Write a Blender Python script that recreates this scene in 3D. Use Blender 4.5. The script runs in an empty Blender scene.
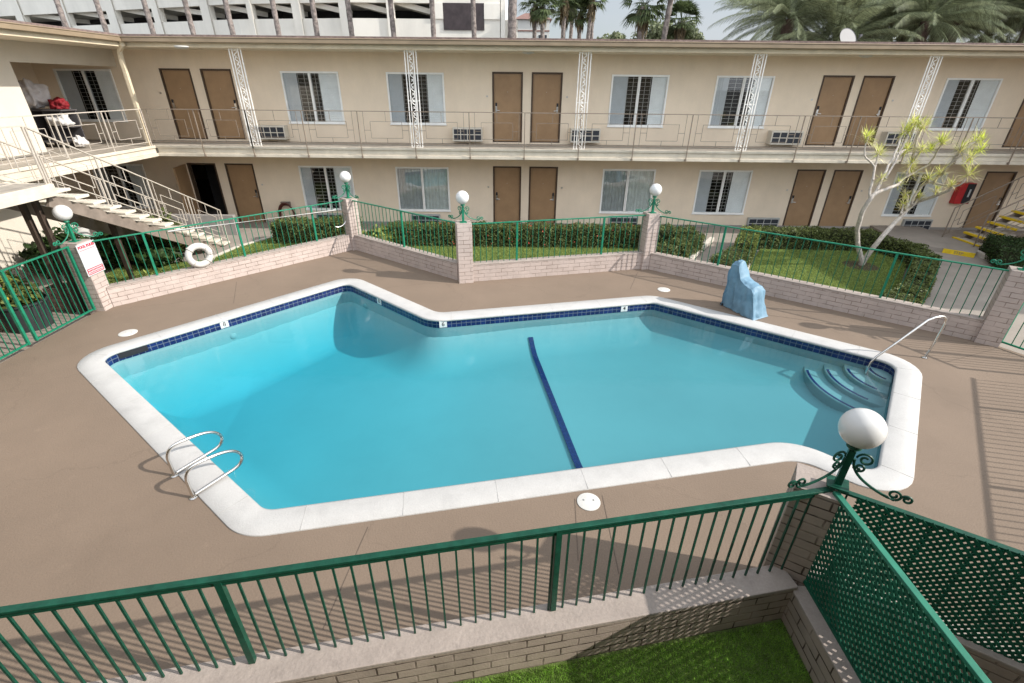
import bpy, bmesh, math, random
import numpy as np
from mathutils import Vector, Matrix, noise as mnoise
random.seed(7); rng = np.random.default_rng(11)
R = math.radians; PI = math.pi
sc = bpy.context.scene
COL = sc.collection

# ------------------------------------------------------------------ materials
def mat(name, col, rough=.7, var=.12, scale=3.0, fine=0.0, bump=0.0, bscale=40., metal=0., spec=.35,
        col2=None, thr=None, coat=0.0):
    m = bpy.data.materials.new(name); m.use_nodes = True
    nt = m.node_tree; N = nt.nodes; L = nt.links
    b = N['Principled BSDF']
    b.inputs['Roughness'].default_value = rough; b.inputs['Metallic'].default_value = metal
    b.inputs['Specular IOR Level'].default_value = spec
    b.inputs['Coat Weight'].default_value = coat
    geo = N.new('ShaderNodeNewGeometry')
    n1 = N.new('ShaderNodeTexNoise'); n1.inputs['Scale'].default_value = scale; n1.inputs['Detail'].default_value = 6
    n1.inputs['Roughness'].default_value = .62
    L.new(geo.outputs['Position'], n1.inputs['Vector'])
    cr = N.new('ShaderNodeValToRGB')
    c1 = [max(0, c*(1-var)) for c in col]; c2 = col2 if col2 else [min(1, c*(1+var)) for c in col]
    t = thr or (.3, .7)
    cr.color_ramp.elements[0].position = t[0]; cr.color_ramp.elements[1].position = t[1]
    cr.color_ramp.elements[0].color = (*c1, 1); cr.color_ramp.elements[1].color = (*c2, 1)
    L.new(n1.outputs['Fac'], cr.inputs['Fac'])
    out = cr.outputs['Color']
    if fine:
        n2 = N.new('ShaderNodeTexNoise'); n2.inputs['Scale'].default_value = bscale*1.7; n2.inputs['Detail'].default_value = 3
        L.new(geo.outputs['Position'], n2.inputs['Vector'])
        mr = N.new('ShaderNodeMapRange'); mr.inputs['From Min'].default_value = .3; mr.inputs['From Max'].default_value = .7
        mr.inputs['To Min'].default_value = 1-fine; mr.inputs['To Max'].default_value = 1+fine
        L.new(n2.outputs['Fac'], mr.inputs['Value'])
        mx = N.new('ShaderNodeVectorMath'); mx.operation = 'SCALE'
        L.new(out, mx.inputs[0]); L.new(mr.outputs['Result'], mx.inputs['Scale']); out = mx.outputs['Vector']
    L.new(out, b.inputs['Base Color'])
    if bump:
        n3 = N.new('ShaderNodeTexNoise'); n3.inputs['Scale'].default_value = bscale; n3.inputs['Detail'].default_value = 5
        L.new(geo.outputs['Position'], n3.inputs['Vector'])
        bp = N.new('ShaderNodeBump'); bp.inputs['Strength'].default_value = bump; bp.inputs['Distance'].default_value = .02
        L.new(n3.outputs['Fac'], bp.inputs['Height']); L.new(bp.outputs['Normal'], b.inputs['Normal'])
    m['out'] = 0
    return m

def brickmat(name, c1, c2, mortar, bw=.3, rh=.1, ms=.008, bump=.6):
    m = bpy.data.materials.new(name); m.use_nodes = True
    nt = m.node_tree; N = nt.nodes; L = nt.links; b = N['Principled BSDF']
    b.inputs['Roughness'].default_value = .8; b.inputs['Specular IOR Level'].default_value = .25
    uv = N.new('ShaderNodeUVMap'); uv.uv_map = 'UVMap'
    nz = N.new('ShaderNodeTexNoise'); nz.inputs['Scale'].default_value = 9; nz.inputs['Detail'].default_value = 4
    L.new(uv.outputs['UV'], nz.inputs['Vector'])
    sub = N.new('ShaderNodeVectorMath'); sub.operation = 'MULTIPLY_ADD'
    sub.inputs[1].default_value = (.012, .012, 0); L.new(nz.outputs['Color'], sub.inputs[0]); L.new(uv.outputs['UV'], sub.inputs[2])
    br = N.new('ShaderNodeTexBrick'); br.offset = .5
    br.inputs['Scale'].default_value = 1; br.inputs['Brick Width'].default_value = bw; br.inputs['Row Height'].default_value = rh
    br.inputs['Mortar Size'].default_value = ms; br.inputs['Mortar Smooth'].default_value = .35; br.inputs['Bias'].default_value = 0
    br.inputs['Color1'].default_value = (*c1, 1); br.inputs['Color2'].default_value = (*c2, 1); br.inputs['Mortar'].default_value = (*mortar, 1)
    L.new(sub.outputs['Vector'], br.inputs['Vector'])
    geo = N.new('ShaderNodeNewGeometry')
    n1 = N.new('ShaderNodeTexNoise'); n1.inputs['Scale'].default_value = 2.2; n1.inputs['Detail'].default_value = 8; n1.inputs['Roughness'].default_value = .7
    L.new(geo.outputs['Position'], n1.inputs['Vector'])
    mr = N.new('ShaderNodeMapRange'); mr.inputs['From Min'].default_value = .3; mr.inputs['From Max'].default_value = .7
    mr.inputs['To Min'].default_value = .84; mr.inputs['To Max'].default_value = 1.08
    L.new(n1.outputs['Fac'], mr.inputs['Value'])
    # some joints are filled with paint: mortar fades in places
    n4 = N.new('ShaderNodeTexNoise'); n4.inputs['Scale'].default_value = 5; L.new(geo.outputs['Position'], n4.inputs['Vector'])
    mr4 = N.new('ShaderNodeMapRange'); mr4.inputs['From Min'].default_value = .4; mr4.inputs['From Max'].default_value = .62
    mr4.inputs['To Min'].default_value = .0; mr4.inputs['To Max'].default_value = .75
    L.new(n4.outputs['Fac'], mr4.inputs['Value'])
    mixc = N.new('ShaderNodeMix'); mixc.data_type = 'RGBA'
    L.new(mr4.outputs['Result'], mixc.inputs['Factor']); L.new(br.outputs['Color'], mixc.inputs[6]); mixc.inputs[7].default_value = (*c1, 1)
    mx = N.new('ShaderNodeVectorMath'); mx.operation = 'SCALE'
    L.new(mixc.outputs[2], mx.inputs[0]); L.new(mr.outputs['Result'], mx.inputs['Scale']); L.new(mx.outputs['Vector'], b.inputs['Base Color'])
    n3 = N.new('ShaderNodeTexNoise'); n3.inputs['Scale'].default_value = 55; n3.inputs['Detail'].default_value = 4
    L.new(geo.outputs['Position'], n3.inputs['Vector'])
    ma = N.new('ShaderNodeMath'); ma.operation = 'MULTIPLY_ADD'; ma.inputs[1].default_value = -1.0
    ms_ = N.new('ShaderNodeMath'); ms_.operation = 'MULTIPLY'; ms_.inputs[1].default_value = .35
    L.new(n3.outputs['Fac'], ms_.inputs[0]); L.new(br.outputs['Fac'], ma.inputs[0]); L.new(ms_.outputs[0], ma.inputs[2])
    bp = N.new('ShaderNodeBump'); bp.inputs['Strength'].default_value = bump; bp.inputs['Distance'].default_value = .012
    L.new(ma.outputs[0], bp.inputs['Height']); L.new(bp.outputs['Normal'], b.inputs['Normal'])
    return m

def leafmat(name, col, var=.45, rough=.55, trans=.25):
    m = mat(name, col, rough, var, 9., spec=.3)
    nt = m.node_tree; N = nt.nodes; L = nt.links; b = N['Principled BSDF']
    # per-leaf brightness from the mesh island
    geo = [n for n in N if n.type == 'NEW_GEOMETRY'][0]
    mr = N.new('ShaderNodeMapRange'); mr.inputs['To Min'].default_value = .55; mr.inputs['To Max'].default_value = 1.5
    L.new(geo.outputs['Random Per Island'], mr.inputs['Value'])
    src = b.inputs['Base Color'].links[0].from_socket
    mx = N.new('ShaderNodeVectorMath'); mx.operation = 'SCALE'
    L.new(src, mx.inputs[0]); L.new(mr.outputs['Result'], mx.inputs['Scale']); L.new(mx.outputs['Vector'], b.inputs['Base Color'])
    tr = N.new('ShaderNodeBsdfTranslucent'); L.new(mx.outputs['Vector'], tr.inputs['Color'])
    ms = N.new('ShaderNodeMixShader'); ms.inputs[0].default_value = trans
    L.new(b.outputs[0], ms.inputs[1]); L.new(tr.outputs[0], ms.inputs[2])
    L.new(ms.outputs[0], N['Material Output'].inputs['Surface'])
    return m

def schlick(nt, f0, normal=None):
    N = nt.nodes; L = nt.links
    lw = N.new('ShaderNodeLayerWeight'); lw.inputs['Blend'].default_value = .5
    if normal: L.new(normal, lw.inputs['Normal'])
    p = N.new('ShaderNodeMath'); p.operation = 'POWER'; p.inputs[1].default_value = 5; L.new(lw.outputs['Facing'], p.inputs[0])
    m = N.new('ShaderNodeMath'); m.operation = 'MULTIPLY_ADD'; m.inputs[1].default_value = 1-f0; m.inputs[2].default_value = f0; m.use_clamp = True
    L.new(p.outputs[0], m.inputs[0]); return m.outputs[0]
def glassmat(name, tint=(.75, .8, .82), rough=.02, base=.06):
    m = bpy.data.materials.new(name); m.use_nodes = True
    nt = m.node_tree; N = nt.nodes; L = nt.links; N.remove(N['Principled BSDF'])
    tr = N.new('ShaderNodeBsdfTransparent'); tr.inputs[0].default_value = (*tint, 1)
    gl = N.new('ShaderNodeBsdfGlossy'); gl.inputs['Roughness'].default_value = rough
    mx = N.new('ShaderNodeMixShader'); L.new(schlick(nt, base), mx.inputs[0]); L.new(tr.outputs[0], mx.inputs[1]); L.new(gl.outputs[0], mx.inputs[2])
    L.new(mx.outputs[0], N['Material Output'].inputs['Surface'])
    return m

M = {}
M['stucco'] = mat('stucco', (.79, .67, .525), .88, .05, 1.3, fine=.05, bump=.25, bscale=60)
M['trim'] = mat('cream_trim', (.70, .60, .44), .6, .10, 2.5, bump=.1)
M['gutter'] = mat('gutter_paint', (.25, .19, .125), .55, .10, 2.5, bump=.08)
M['slab'] = mat('slab_paint', (.62, .56, .46), .7, .12, 3.5, bump=.15)
M['floor_up'] = mat('gallery_floor', (.36, .32, .27), .8, .15, 4, bump=.2)
M['soffit'] = mat('soffit', (.74, .66, .53), .8, .06, 2)
M['shingle'] = mat('shingle', (.19, .14, .125), .9, .35, 12, bump=.6, bscale=30)
M['white_wall'] = mat('pale_stucco', (.62, .57, .49), .85, .05, 1.5, fine=.04, bump=.2, bscale=60)
M['door'] = mat('door_paint', (.33, .208, .112), .5, .10, 2.5, bump=.05)
M['door_frame'] = mat('door_frame', (.075, .047, .030), .5, .2, 8)
M['white_frame'] = mat('white_frame', (.87, .87, .85), .4, .05, 5)
M['shutter'] = mat('white_shutter', (.88, .90, .90), .5, .06, 4)
M['screen'] = mat('grey_screen_blind', (.50, .53, .56), .7, .07, 4)
M['louvre'] = mat('louvre_slat', (.42, .41, .39), .5, .06, 4)
M['curtain'] = mat('pale_curtain', (.82, .85, .82), .8, .12, 6)
M['curtain_grey'] = mat('grey_curtain', (.56, .58, .58), .8, .12, 6)
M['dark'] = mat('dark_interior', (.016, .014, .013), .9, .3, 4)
M['rail'] = mat('rail_paint', (.23, .185, .145), .45, .12, 12, metal=0)
M['rail_l'] = mat('rail_paint_sunlit', (.48, .43, .37), .45, .12, 12)  # sunlit copy of the rail paint, the sun's brightness put into its colour
M['iron_white'] = mat('white_iron', (.88, .86, .82), .45, .10, 14)
M['ac'] = mat('ac_casing', (.62, .58, .50), .5, .10, 5)
M['ac_dark'] = mat('ac_grille', (.03, .035, .045), .5, .2, 20)
M['ac_low'] = mat('ac_low_casing', (.40, .41, .40), .5, .10, 5)
M['chrome'] = mat('stainless', (.72, .70, .67), .22, .06, 20, metal=1.0)
M['lock'] = mat('lock_metal', (.55, .53, .5), .3, .08, 20, metal=1.0)
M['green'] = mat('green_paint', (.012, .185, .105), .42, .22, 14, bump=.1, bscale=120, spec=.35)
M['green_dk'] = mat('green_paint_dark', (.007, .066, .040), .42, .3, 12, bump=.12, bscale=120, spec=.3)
M['picket'] = mat('green_picket', (.010, .135, .075), .45, .2, 14, spec=.3)
M['lattice'] = mat('green_lattice', (.009, .100, .058), .5, .3, 8, bump=.1, bscale=90, spec=.25)
M['lattice_cap'] = mat('green_cap', (.03, .20, .13), .45, .15, 8)
M['globe'] = mat('opal_globe', (.70, .695, .68), .25, .02, 4, spec=.5)
M['brick'] = brickmat('painted_brick_shaded', (.40, .325, .275), (.35, .285, .24), (.085, .062, .05), ms=.009)  # brick of the near walls, their shade put into the darker colour
M['brick_left'] = brickmat('painted_brick_lit', (.53, .445, .405), (.48, .40, .36), (.24, .185, .155), ms=.007)  # paler copy for the far walls, without the near walls' painted shade
M['brick_red'] = brickmat('weathered_brick', (.42, .30, .26), (.34, .23, .20), (.16, .12, .11))
M['cap'] = mat('wall_cap', (.36, .305, .27), .75, .12, 3.5, fine=.06, bump=.3, bscale=30)
M['coping'] = mat('pool_coping', (.49, .48, .465), .65, .05, 3, fine=.05, bump=.2, bscale=50)
M['plaster'] = mat('pool_plaster', (.22, .375, .40), .85, .05, .5)
M['line_tile'] = mat('navy_tile', (.008, .022, .10), .25, .25, 20, spec=.5)
M['white_tile'] = mat('white_tile', (.75, .75, .73), .3, .05, 9, spec=.5)
M['ink'] = mat('black_ink', (.02, .02, .025), .6, .1, 9)
M['red'] = mat('red_paint', (.52, .03, .035), .4, .12, 6)
M['sign_red'] = mat('sign_red', (.50, .02, .05), .5, .1, 8)
M['sign_white'] = mat('sign_white', (.56, .58, .60), .35, .03, 5)
M['plastic_white'] = mat('white_plastic', (.60, .59, .56), .45, .05, 6)
M['blue_cover'] = mat('blue_vinyl', (.125, .25, .355), .55, .14, 4, bump=.15, bscale=20, col2=(.19, .32, .42), spec=.35)
M['yellow'] = mat('yellow_paint', (.72, .50, .02), .6, .18, 9)
M['tread'] = mat('tread_concrete', (.66, .60, .50), .8, .12, 5, bump=.2)
M['tread_r'] = mat('tread_grey', (.40, .35, .29), .8, .12, 5, bump=.2)
M['stringer'] = mat('stringer_paint', (.22, .18, .15), .6, .2, 5)
M['wood_dark'] = mat('dark_timber', (.06, .042, .032), .6, .3, 6)
M['hose'] = mat('rubber_hose', (.10, .028, .02), .5, .2, 8)
M['pot'] = mat('black_pot', (.035, .04, .042), .5, .2, 5)
M['bark'] = mat('pale_bark', (.50, .45, .40), .85, .3, 12, bump=.6, bscale=35)
M['palm_bark'] = mat('palm_bark', (.20, .17, .155), .9, .38, 6, bump=.8, bscale=18, thr=(.4, .6))
M['date_bark'] = mat('date_palm_bark', (.09, .06, .045), .95, .4, 6, bump=.8, bscale=18)
M['stem'] = mat('brown_stem', (.10, .07, .045), .9, .3, 10)
M['soil'] = mat('soil', (.06, .042, .03), .95, .3, 20, bump=.6)
M['garage'] = mat('garage_concrete', (.80, .765, .69), .8, .06, .5, bump=.1)
M['garage_dk'] = mat('garage_dark', (.07, .068, .068), .9, .3, 1)
M['panel_dk'] = mat('dark_panel', (.05, .038, .04), .5, .3, 2)
M['roof_tile'] = mat('clay_roof', (.22, .13, .11), .85, .2, 3)
M['house'] = mat('house_render', (.55, .54, .51), .85, .06, .6)
M['linen'] = mat('white_linen', (.60, .59, .58), .85, .06, 8, bump=.5, bscale=14)
M['linen_grey'] = mat('pale_bag', (.60, .57, .57), .6, .10, 8, bump=.7, bscale=12)
M['red_bag'] = mat('red_cloth', (.20, .010, .016), .7, .2, 10, bump=.5, bscale=14)
M['cart'] = mat('cart_grey', (.085, .08, .085), .5, .2, 6)
M['dish'] = mat('dish_grey', (.12, .12, .125), .5, .05, 6)
M['kerb'] = mat('kerb_concrete', (.58, .53, .46), .85, .12, 4, bump=.2)
M['path'] = mat('path_concrete', (.28, .245, .21), .85, .12, 1.6, fine=.06, bump=.2)
M['grey_wall'] = mat('grey_base', (.30, .28, .26), .8, .12, 2)
M['hedge'] = leafmat('hedge_leaf', (.105, .130, .038))
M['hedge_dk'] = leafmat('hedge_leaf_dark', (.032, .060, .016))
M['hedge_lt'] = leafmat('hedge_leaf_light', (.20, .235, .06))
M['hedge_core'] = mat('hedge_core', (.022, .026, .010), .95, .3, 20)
M['leaf_yel'] = leafmat('dracaena_leaf', (.55, .60, .12), .3, trans=.4)
M['leaf_pale'] = leafmat('dracaena_leaf_pale', (.72, .66, .40), .25, trans=.35)
M['palm_leaf'] = leafmat('date_palm_leaf', (.20, .225, .125), .35)
M['fan_leaf'] = leafmat('fan_palm_leaf', (.09, .12, .05), .4)
M['dead_leaf'] = leafmat('dry_frond', (.22, .17, .10), .35)
M['flower'] = mat('red_flower', (.45, .06, .04), .6, .3, 20)
M['bloom_y'] = mat('yellow_flower', (.55, .40, .05), .6, .3, 20)
M['grass'] = leafmat('grass_blade', (.25, .31, .08), .4, .6, .4)
M['grass_near'] = leafmat('turf_blade', (.25, .43, .07), .4, .6, .4)
M['turf'] = mat('turf_base', (.10, .145, .035), .95, .3, 6, fine=.3, bump=.8, bscale=80)
M['glass'] = glassmat('window_glass', (.96, .97, .97), .02, .045)
M['glass_bright'] = glassmat('window_glass_mirror', (.93, .95, .95), .03, .12)
M['asphalt'] = mat('asphalt', (.10, .098, .092), .9, .2, .3, fine=.15)

# deck paint: taupe with blotches, thin cracks
def deckmat():
    m = mat('deck_paint', (.205, .153, .113), .78, .06, .9, fine=.06, bump=.22, bscale=45)
    nt = m.node_tree; N = nt.nodes; L = nt.links; b = N['Principled BSDF']
    geo = [n for n in N if n.type == 'NEW_GEOMETRY'][0]
    nz = N.new('ShaderNodeTexNoise'); nz.inputs['Scale'].default_value = 1.6; nz.inputs['Detail'].default_value = 5
    L.new(geo.outputs['Position'], nz.inputs['Vector'])
    ma = N.new('ShaderNodeVectorMath'); ma.operation = 'MULTIPLY_ADD'; ma.inputs[1].default_value = (1.1, 1.1, 0)
    L.new(nz.outputs['Color'], ma.inputs[0]); L.new(geo.outputs['Position'], ma.inputs[2])
    v = N.new('ShaderNodeTexVoronoi'); v.feature = 'DISTANCE_TO_EDGE'; v.inputs['Scale'].default_value = .33
    L.new(ma.outputs['Vector'], v.inputs['Vector'])
    mr = N.new('ShaderNodeMapRange'); mr.inputs['From Min'].default_value = 0; mr.inputs['From Max'].default_value = .006
    mr.inputs['To Min'].default_value = .90; mr.inputs['To Max'].default_value = 1
    L.new(v.outputs['Distance'], mr.inputs['Value'])
    n2 = N.new('ShaderNodeTexNoise'); n2.inputs['Scale'].default_value = .35; n2.inputs['Detail'].default_value = 7; n2.inputs['Roughness'].default_value = .7
    L.new(geo.outputs['Position'], n2.inputs['Vector'])
    m2 = N.new('ShaderNodeMapRange'); m2.inputs['From Min'].default_value = .3; m2.inputs['From Max'].default_value = .7
    m2.inputs['To Min'].default_value = .93; m2.inputs['To Max'].default_value = 1.06
    L.new(n2.outputs['Fac'], m2.inputs['Value'])
    mm = N.new('ShaderNodeMath'); mm.operation = 'MULTIPLY'; L.new(mr.outputs[0], mm.inputs[0]); L.new(m2.outputs[0], mm.inputs[1])
    src = b.inputs['Base Color'].links[0].from_socket
    sc_ = N.new('ShaderNodeVectorMath'); sc_.operation = 'SCALE'; L.new(src, sc_.inputs[0]); L.new(mm.outputs[0], sc_.inputs['Scale'])
    L.new(sc_.outputs['Vector'], b.inputs['Base Color'])
    return m
M['deck'] = deckmat()
def overlay(m, scale, lo, hi, f0, f1, detail=5):
    # multiply the base colour by a second, differently stretched noise (streaks, scuffs)
    nt = m.node_tree; N = nt.nodes; L = nt.links; b = N['Principled BSDF']
    geo = [n for n in N if n.type == 'NEW_GEOMETRY'][0]
    mp = N.new('ShaderNodeMapping'); mp.inputs['Scale'].default_value = scale; L.new(geo.outputs['Position'], mp.inputs['Vector'])
    nz = N.new('ShaderNodeTexNoise'); nz.inputs['Scale'].default_value = 1; nz.inputs['Detail'].default_value = detail; nz.inputs['Roughness'].default_value = .65
    L.new(mp.outputs[0], nz.inputs['Vector'])
    mr = N.new('ShaderNodeMapRange'); mr.inputs['From Min'].default_value = lo; mr.inputs['From Max'].default_value = hi; mr.inputs['To Min'].default_value = f0; mr.inputs['To Max'].default_value = f1
    L.new(nz.outputs['Fac'], mr.inputs['Value']); src = b.inputs['Base Color'].links[0].from_socket
    v = N.new('ShaderNodeVectorMath'); v.operation = 'SCALE'; L.new(src, v.inputs[0]); L.new(mr.outputs[0], v.inputs['Scale']); L.new(v.outputs['Vector'], b.inputs['Base Color'])
overlay(M['stucco'], (3, 3, .6), .35, .75, 1.02, .965)
overlay(M['slab'], (1.2, 1.2, 6), .5, .75, 1.0, .82)
overlay(M['trim'], (2.5, 2.5, 8), .5, .75, 1.0, .85)
overlay(M['gutter'], (1.5, 1.5, 9), .45, .75, 1.05, .80)
overlay(M['deck'], (3.2, 3.2, 3.2), .62, .72, 1.0, 1.13, 8)
overlay(M['deck'], (.5, .5, .5), .58, .70, 1.0, .93, 8)
overlay(M['coping'], (2.0, 2.0, 2.0), .52, .72, 1.0, .88, 8)
overlay(M['cap'], (6, 6, 6), .55, .7, 1.0, .82, 8)
overlay(M['door'], (3, 3, 2), .4, .7, 1.02, .96)
overlay(M['garage'], (.5, .5, .12), .45, .75, 1.0, .86)

def tilemat():
    m = brickmat('pool_tile', (.006, .012, .075), (.012, .028, .14), (.16, .19, .24), .105, .1, .006, .3)
    for n in m.node_tree.nodes:
        if n.type == 'TEX_BRICK': n.offset = 0
        if n.type == 'MAP_RANGE' and abs(n.inputs['To Max'].default_value-.75) < .01: n.inputs['To Max'].default_value = .1
    b = m.node_tree.nodes['Principled BSDF']; b.inputs['Roughness'].default_value = .2; b.inputs['Specular IOR Level'].default_value = .5
    return m
M['tile'] = tilemat()
# shading painted into the plaster colour, darker towards the shallow end
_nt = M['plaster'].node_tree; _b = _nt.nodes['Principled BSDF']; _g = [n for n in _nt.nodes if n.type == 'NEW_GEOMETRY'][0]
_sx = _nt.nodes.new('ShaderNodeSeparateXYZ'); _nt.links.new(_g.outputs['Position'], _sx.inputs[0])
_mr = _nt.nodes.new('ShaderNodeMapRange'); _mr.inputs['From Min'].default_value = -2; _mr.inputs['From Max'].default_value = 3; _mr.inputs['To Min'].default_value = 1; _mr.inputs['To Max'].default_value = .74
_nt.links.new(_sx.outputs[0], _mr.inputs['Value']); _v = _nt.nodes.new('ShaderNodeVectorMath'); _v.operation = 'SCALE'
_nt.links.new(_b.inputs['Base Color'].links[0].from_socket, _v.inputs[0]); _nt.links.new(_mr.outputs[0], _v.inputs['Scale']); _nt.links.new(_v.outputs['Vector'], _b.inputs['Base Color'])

def watermat():
    m = bpy.data.materials.new('pool_water'); m.use_nodes = True
    nt = m.node_tree; N = nt.nodes; L = nt.links; N.remove(N['Principled BSDF'])
    tr = N.new('ShaderNodeBsdfTransparent'); tr.inputs[0].default_value = (.97, .99, 1, 1)
    gl = N.new('ShaderNodeBsdfGlossy'); gl.inputs['Roughness'].default_value = .06
    geo = N.new('ShaderNodeNewGeometry')
    nz = N.new('ShaderNodeTexNoise'); nz.inputs['Scale'].default_value = 2.2; nz.inputs['Detail'].default_value = 3
    L.new(geo.outputs['Position'], nz.inputs['Vector'])
    bp = N.new('ShaderNodeBump'); bp.inputs['Strength'].default_value = .10; bp.inputs['Distance'].default_value = .05
    L.new(nz.outputs['Fac'], bp.inputs['Height']); L.new(bp.outputs['Normal'], gl.inputs['Normal']); fr = schlick(nt, .02, bp.outputs['Normal'])
    mx = N.new('ShaderNodeMixShader'); L.new(fr, mx.inputs[0]); L.new(tr.outputs[0], mx.inputs[1]); L.new(gl.outputs[0], mx.inputs[2])
    L.new(mx.outputs[0], N['Material Output'].inputs['Surface'])
    va = N.new('ShaderNodeVolumeAbsorption'); va.inputs['Color'].default_value = (.06, .86, .94, 1); va.inputs['Density'].default_value = .52
    L.new(va.outputs[0], N['Material Output'].inputs['Volume'])
    return m
M['water'] = watermat()

# ------------------------------------------------------------------ mesh builder
def frame(d):
    d = Vector(d).normalized()
    a = Vector((0, 0, 1)) if abs(d.z) < .95 else Vector((1, 0, 0))
    u = d.cross(a).normalized(); v = u.cross(d).normalized()
    return u, v

class MB:
    def __init__(s): s.v = []; s.f = []; s.uv = []; s.mi = []; s.sm = []; s.cur = 0
    def face(s, idx, uv, smooth=False):
        s.f.append(idx); s.uv.extend(uv); s.mi.append(s.cur); s.sm.append(smooth)
    def box(s, x0, x1, y0, y1, z0, z1):
        return s.obox(((x0+x1)/2, (y0+y1)/2, (z0+z1)/2), (abs(x1-x0), abs(y1-y0), abs(z1-z0)), 0)
    def obox(s, c, d, rz=0, m=None):
        hx, hy, hz = d[0]/2, d[1]/2, d[2]/2; n = len(s.v)
        if m is None: m = Matrix.Rotation(rz, 3, 'Z')
        c = Vector(c)
        for z in (-hz, hz):
            for y in (-hy, hy):
                for x in (-hx, hx): s.v.append(tuple(c + m @ Vector((x, y, z))))
        ox, oy, oz = 13.7*0, 0, 0
        X, Y, Z = d
        q = [((0, 1, 5, 4), X, Z, 0), ((1, 3, 7, 5), Y, Z, .13), ((3, 2, 6, 7), X, Z, .05), ((2, 0, 4, 6), Y, Z, .21), ((4, 5, 7, 6), X, Y, .03), ((2, 3, 1, 0), X, Y, .03)]
        for k, (f, a, b, o) in enumerate(q):
            b0 = (c.z-hz) if k < 4 else 0
            s.face([n+i for i in f], [(o, b0), (o+a, b0), (o+a, b0+b), (o, b0+b)])
        return s
    def beam(s, a, b, w, h):
        a, b = Vector(a), Vector(b); d = b-a; L = d.length; d.normalize()
        if abs(d.z) > .97: u = Vector((1, 0, 0)); v = d.cross(u).normalized(); u = v.cross(d)
        else: u = d.cross(Vector((0, 0, 1))).normalized(); v = u.cross(d).normalized()
        m = Matrix((u, d, v)).transposed()
        return s.obox((a+b)/2, (w, L, h), m=m)
    def tube(s, pts, r, n=8, caps=True, closed=False):
        pts = [Vector(p) for p in pts]; k = len(pts)
        rs = r if isinstance(r, (list, tuple)) else [r]*k
        base = len(s.v); pu = None
        for i, p in enumerate(pts):
            if closed: t = pts[(i+1) % k]-pts[i-1]
            else: t = pts[min(i+1, k-1)]-pts[max(i-1, 0)]
            t.normalize()
            if pu is None: u, v = frame(t)
            else:
                u = pu - t*pu.dot(t)
                if u.length < 1e-6: u, v = frame(t)
                u.normalize(); v = t.cross(u)
            pu = u
            for j in range(n):
                a = 2*PI*j/n; s.v.append(tuple(p+(u*math.cos(a)+v*math.sin(a))*rs[i]))
        for i in range(k if closed else k-1):
            i2 = (i+1) % k
            for j in range(n):
                j2 = (j+1) % n
                s.face([base+i*n+j, base+i*n+j2, base+i2*n+j2, base+i2*n+j], [(0, 0)]*4, True)
        if caps and not closed:
            s.face([base+j for j in range(n)][::-1], [(0, 0)]*n); s.face([base+(k-1)*n+j for j in range(n)], [(0, 0)]*n)
        return s
    def lathe(s, prof, c=(0, 0, 0), n=24, smooth=True):
        base = len(s.v); c = Vector(c); k = len(prof)
        for (r, z) in prof:
            for j in range(n):
                a = 2*PI*j/n; s.v.append((c.x+r*math.cos(a), c.y+r*math.sin(a), c.z+z))
        for i in range(k-1):
            for j in range(n):
                j2 = (j+1) % n
                s.face([base+i*n+j, base+i*n+j2, base+(i+1)*n+j2, base+(i+1)*n+j], [(0, 0)]*4, smooth)
        if prof[0][0] > 1e-4: s.face([base+j for j in range(n)][::-1], [(0, 0)]*n)
        if prof[-1][0] > 1e-4: s.face([base+(k-1)*n+j for j in range(n)], [(0, 0)]*n)
        return s
    def prism(s, poly, z0, z1):
        n = len(s.v); k = len(poly)
        for p in poly: s.v.append((p[0], p[1], z0))
        for p in poly: s.v.append((p[0], p[1], z1))
        s.face([n+i for i in range(k)][::-1], [(p[0], p[1]) for p in poly][::-1]); s.face([n+k+i for i in range(k)], [(p[0], p[1]) for p in poly])
        u = 0
        for i in range(k):
            j = (i+1) % k; L = math.dist(poly[i][:2], poly[j][:2])
            s.face([n+i, n+j, n+k+j, n+k+i], [(u, z0), (u+L, z0), (u+L, z1), (u, z1)]); u += L
        return s
    def raw(s, V, F, smooth=False):
        n = len(s.v); s.v.extend([tuple(v) for v in V])
        for f in F: s.face([n+i for i in f], [(0, 0)]*len(f), smooth)
        return s
    def build(s, name, mats, parent=None, base=None, bevel=0, sharp=40):
        me = bpy.data.meshes.new(name)
        off = Vector(parent_loc(parent)) if parent is not None else Vector(base or (0, 0, 0))
        V = np.array(s.v, dtype=np.float64) - np.array(off)
        me.from_pydata(V.tolist(), [], s.f)
        uvl = me.uv_layers.new(name='UVMap'); uvl.data.foreach_set('uv', np.array(s.uv, dtype=np.float32).ravel())
        for m in (mats if isinstance(mats, (list, tuple)) else [mats]): me.materials.append(m)
        me.polygons.foreach_set('material_index', s.mi); me.polygons.foreach_set('use_smooth', s.sm)
        me.update()
        if any(s.sm): me.set_sharp_from_angle(angle=R(sharp))
        o = bpy.data.objects.new(name, me); COL.objects.link(o)
        if parent is not None: o.parent = parent
        else: o.location = off
        if bevel:
            b = o.modifiers.new('bevel', 'BEVEL'); b.width = bevel; b.segments = 2; b.limit_method = 'ANGLE'; b.angle_limit = R(50)
        return o
WL = {}
def parent_loc(p):
    return WL.get(p.name, (0, 0, 0)) if p is not None else (0, 0, 0)
def tag(o, label=None, cat=None, group=None, kind=None):
    if label: o['label'] = label
    if cat: o['category'] = cat
    if group: o['group'] = group
    if kind: o['kind'] = kind
    return o
def thing(name, label, cat, loc=(0, 0, 0), group=None):
    o = bpy.data.objects.new(name, None); COL.objects.link(o); o.location = loc; o.empty_display_size = .2
    WL[o.name] = tuple(loc)
    return tag(o, label, cat, group)
def part(mb, name, m, parent, **k):
    o = mb.build(name, m, parent, **k)
    WL[o.name] = parent_loc(parent)       # parts keep the origin of their thing
    return o
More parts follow.
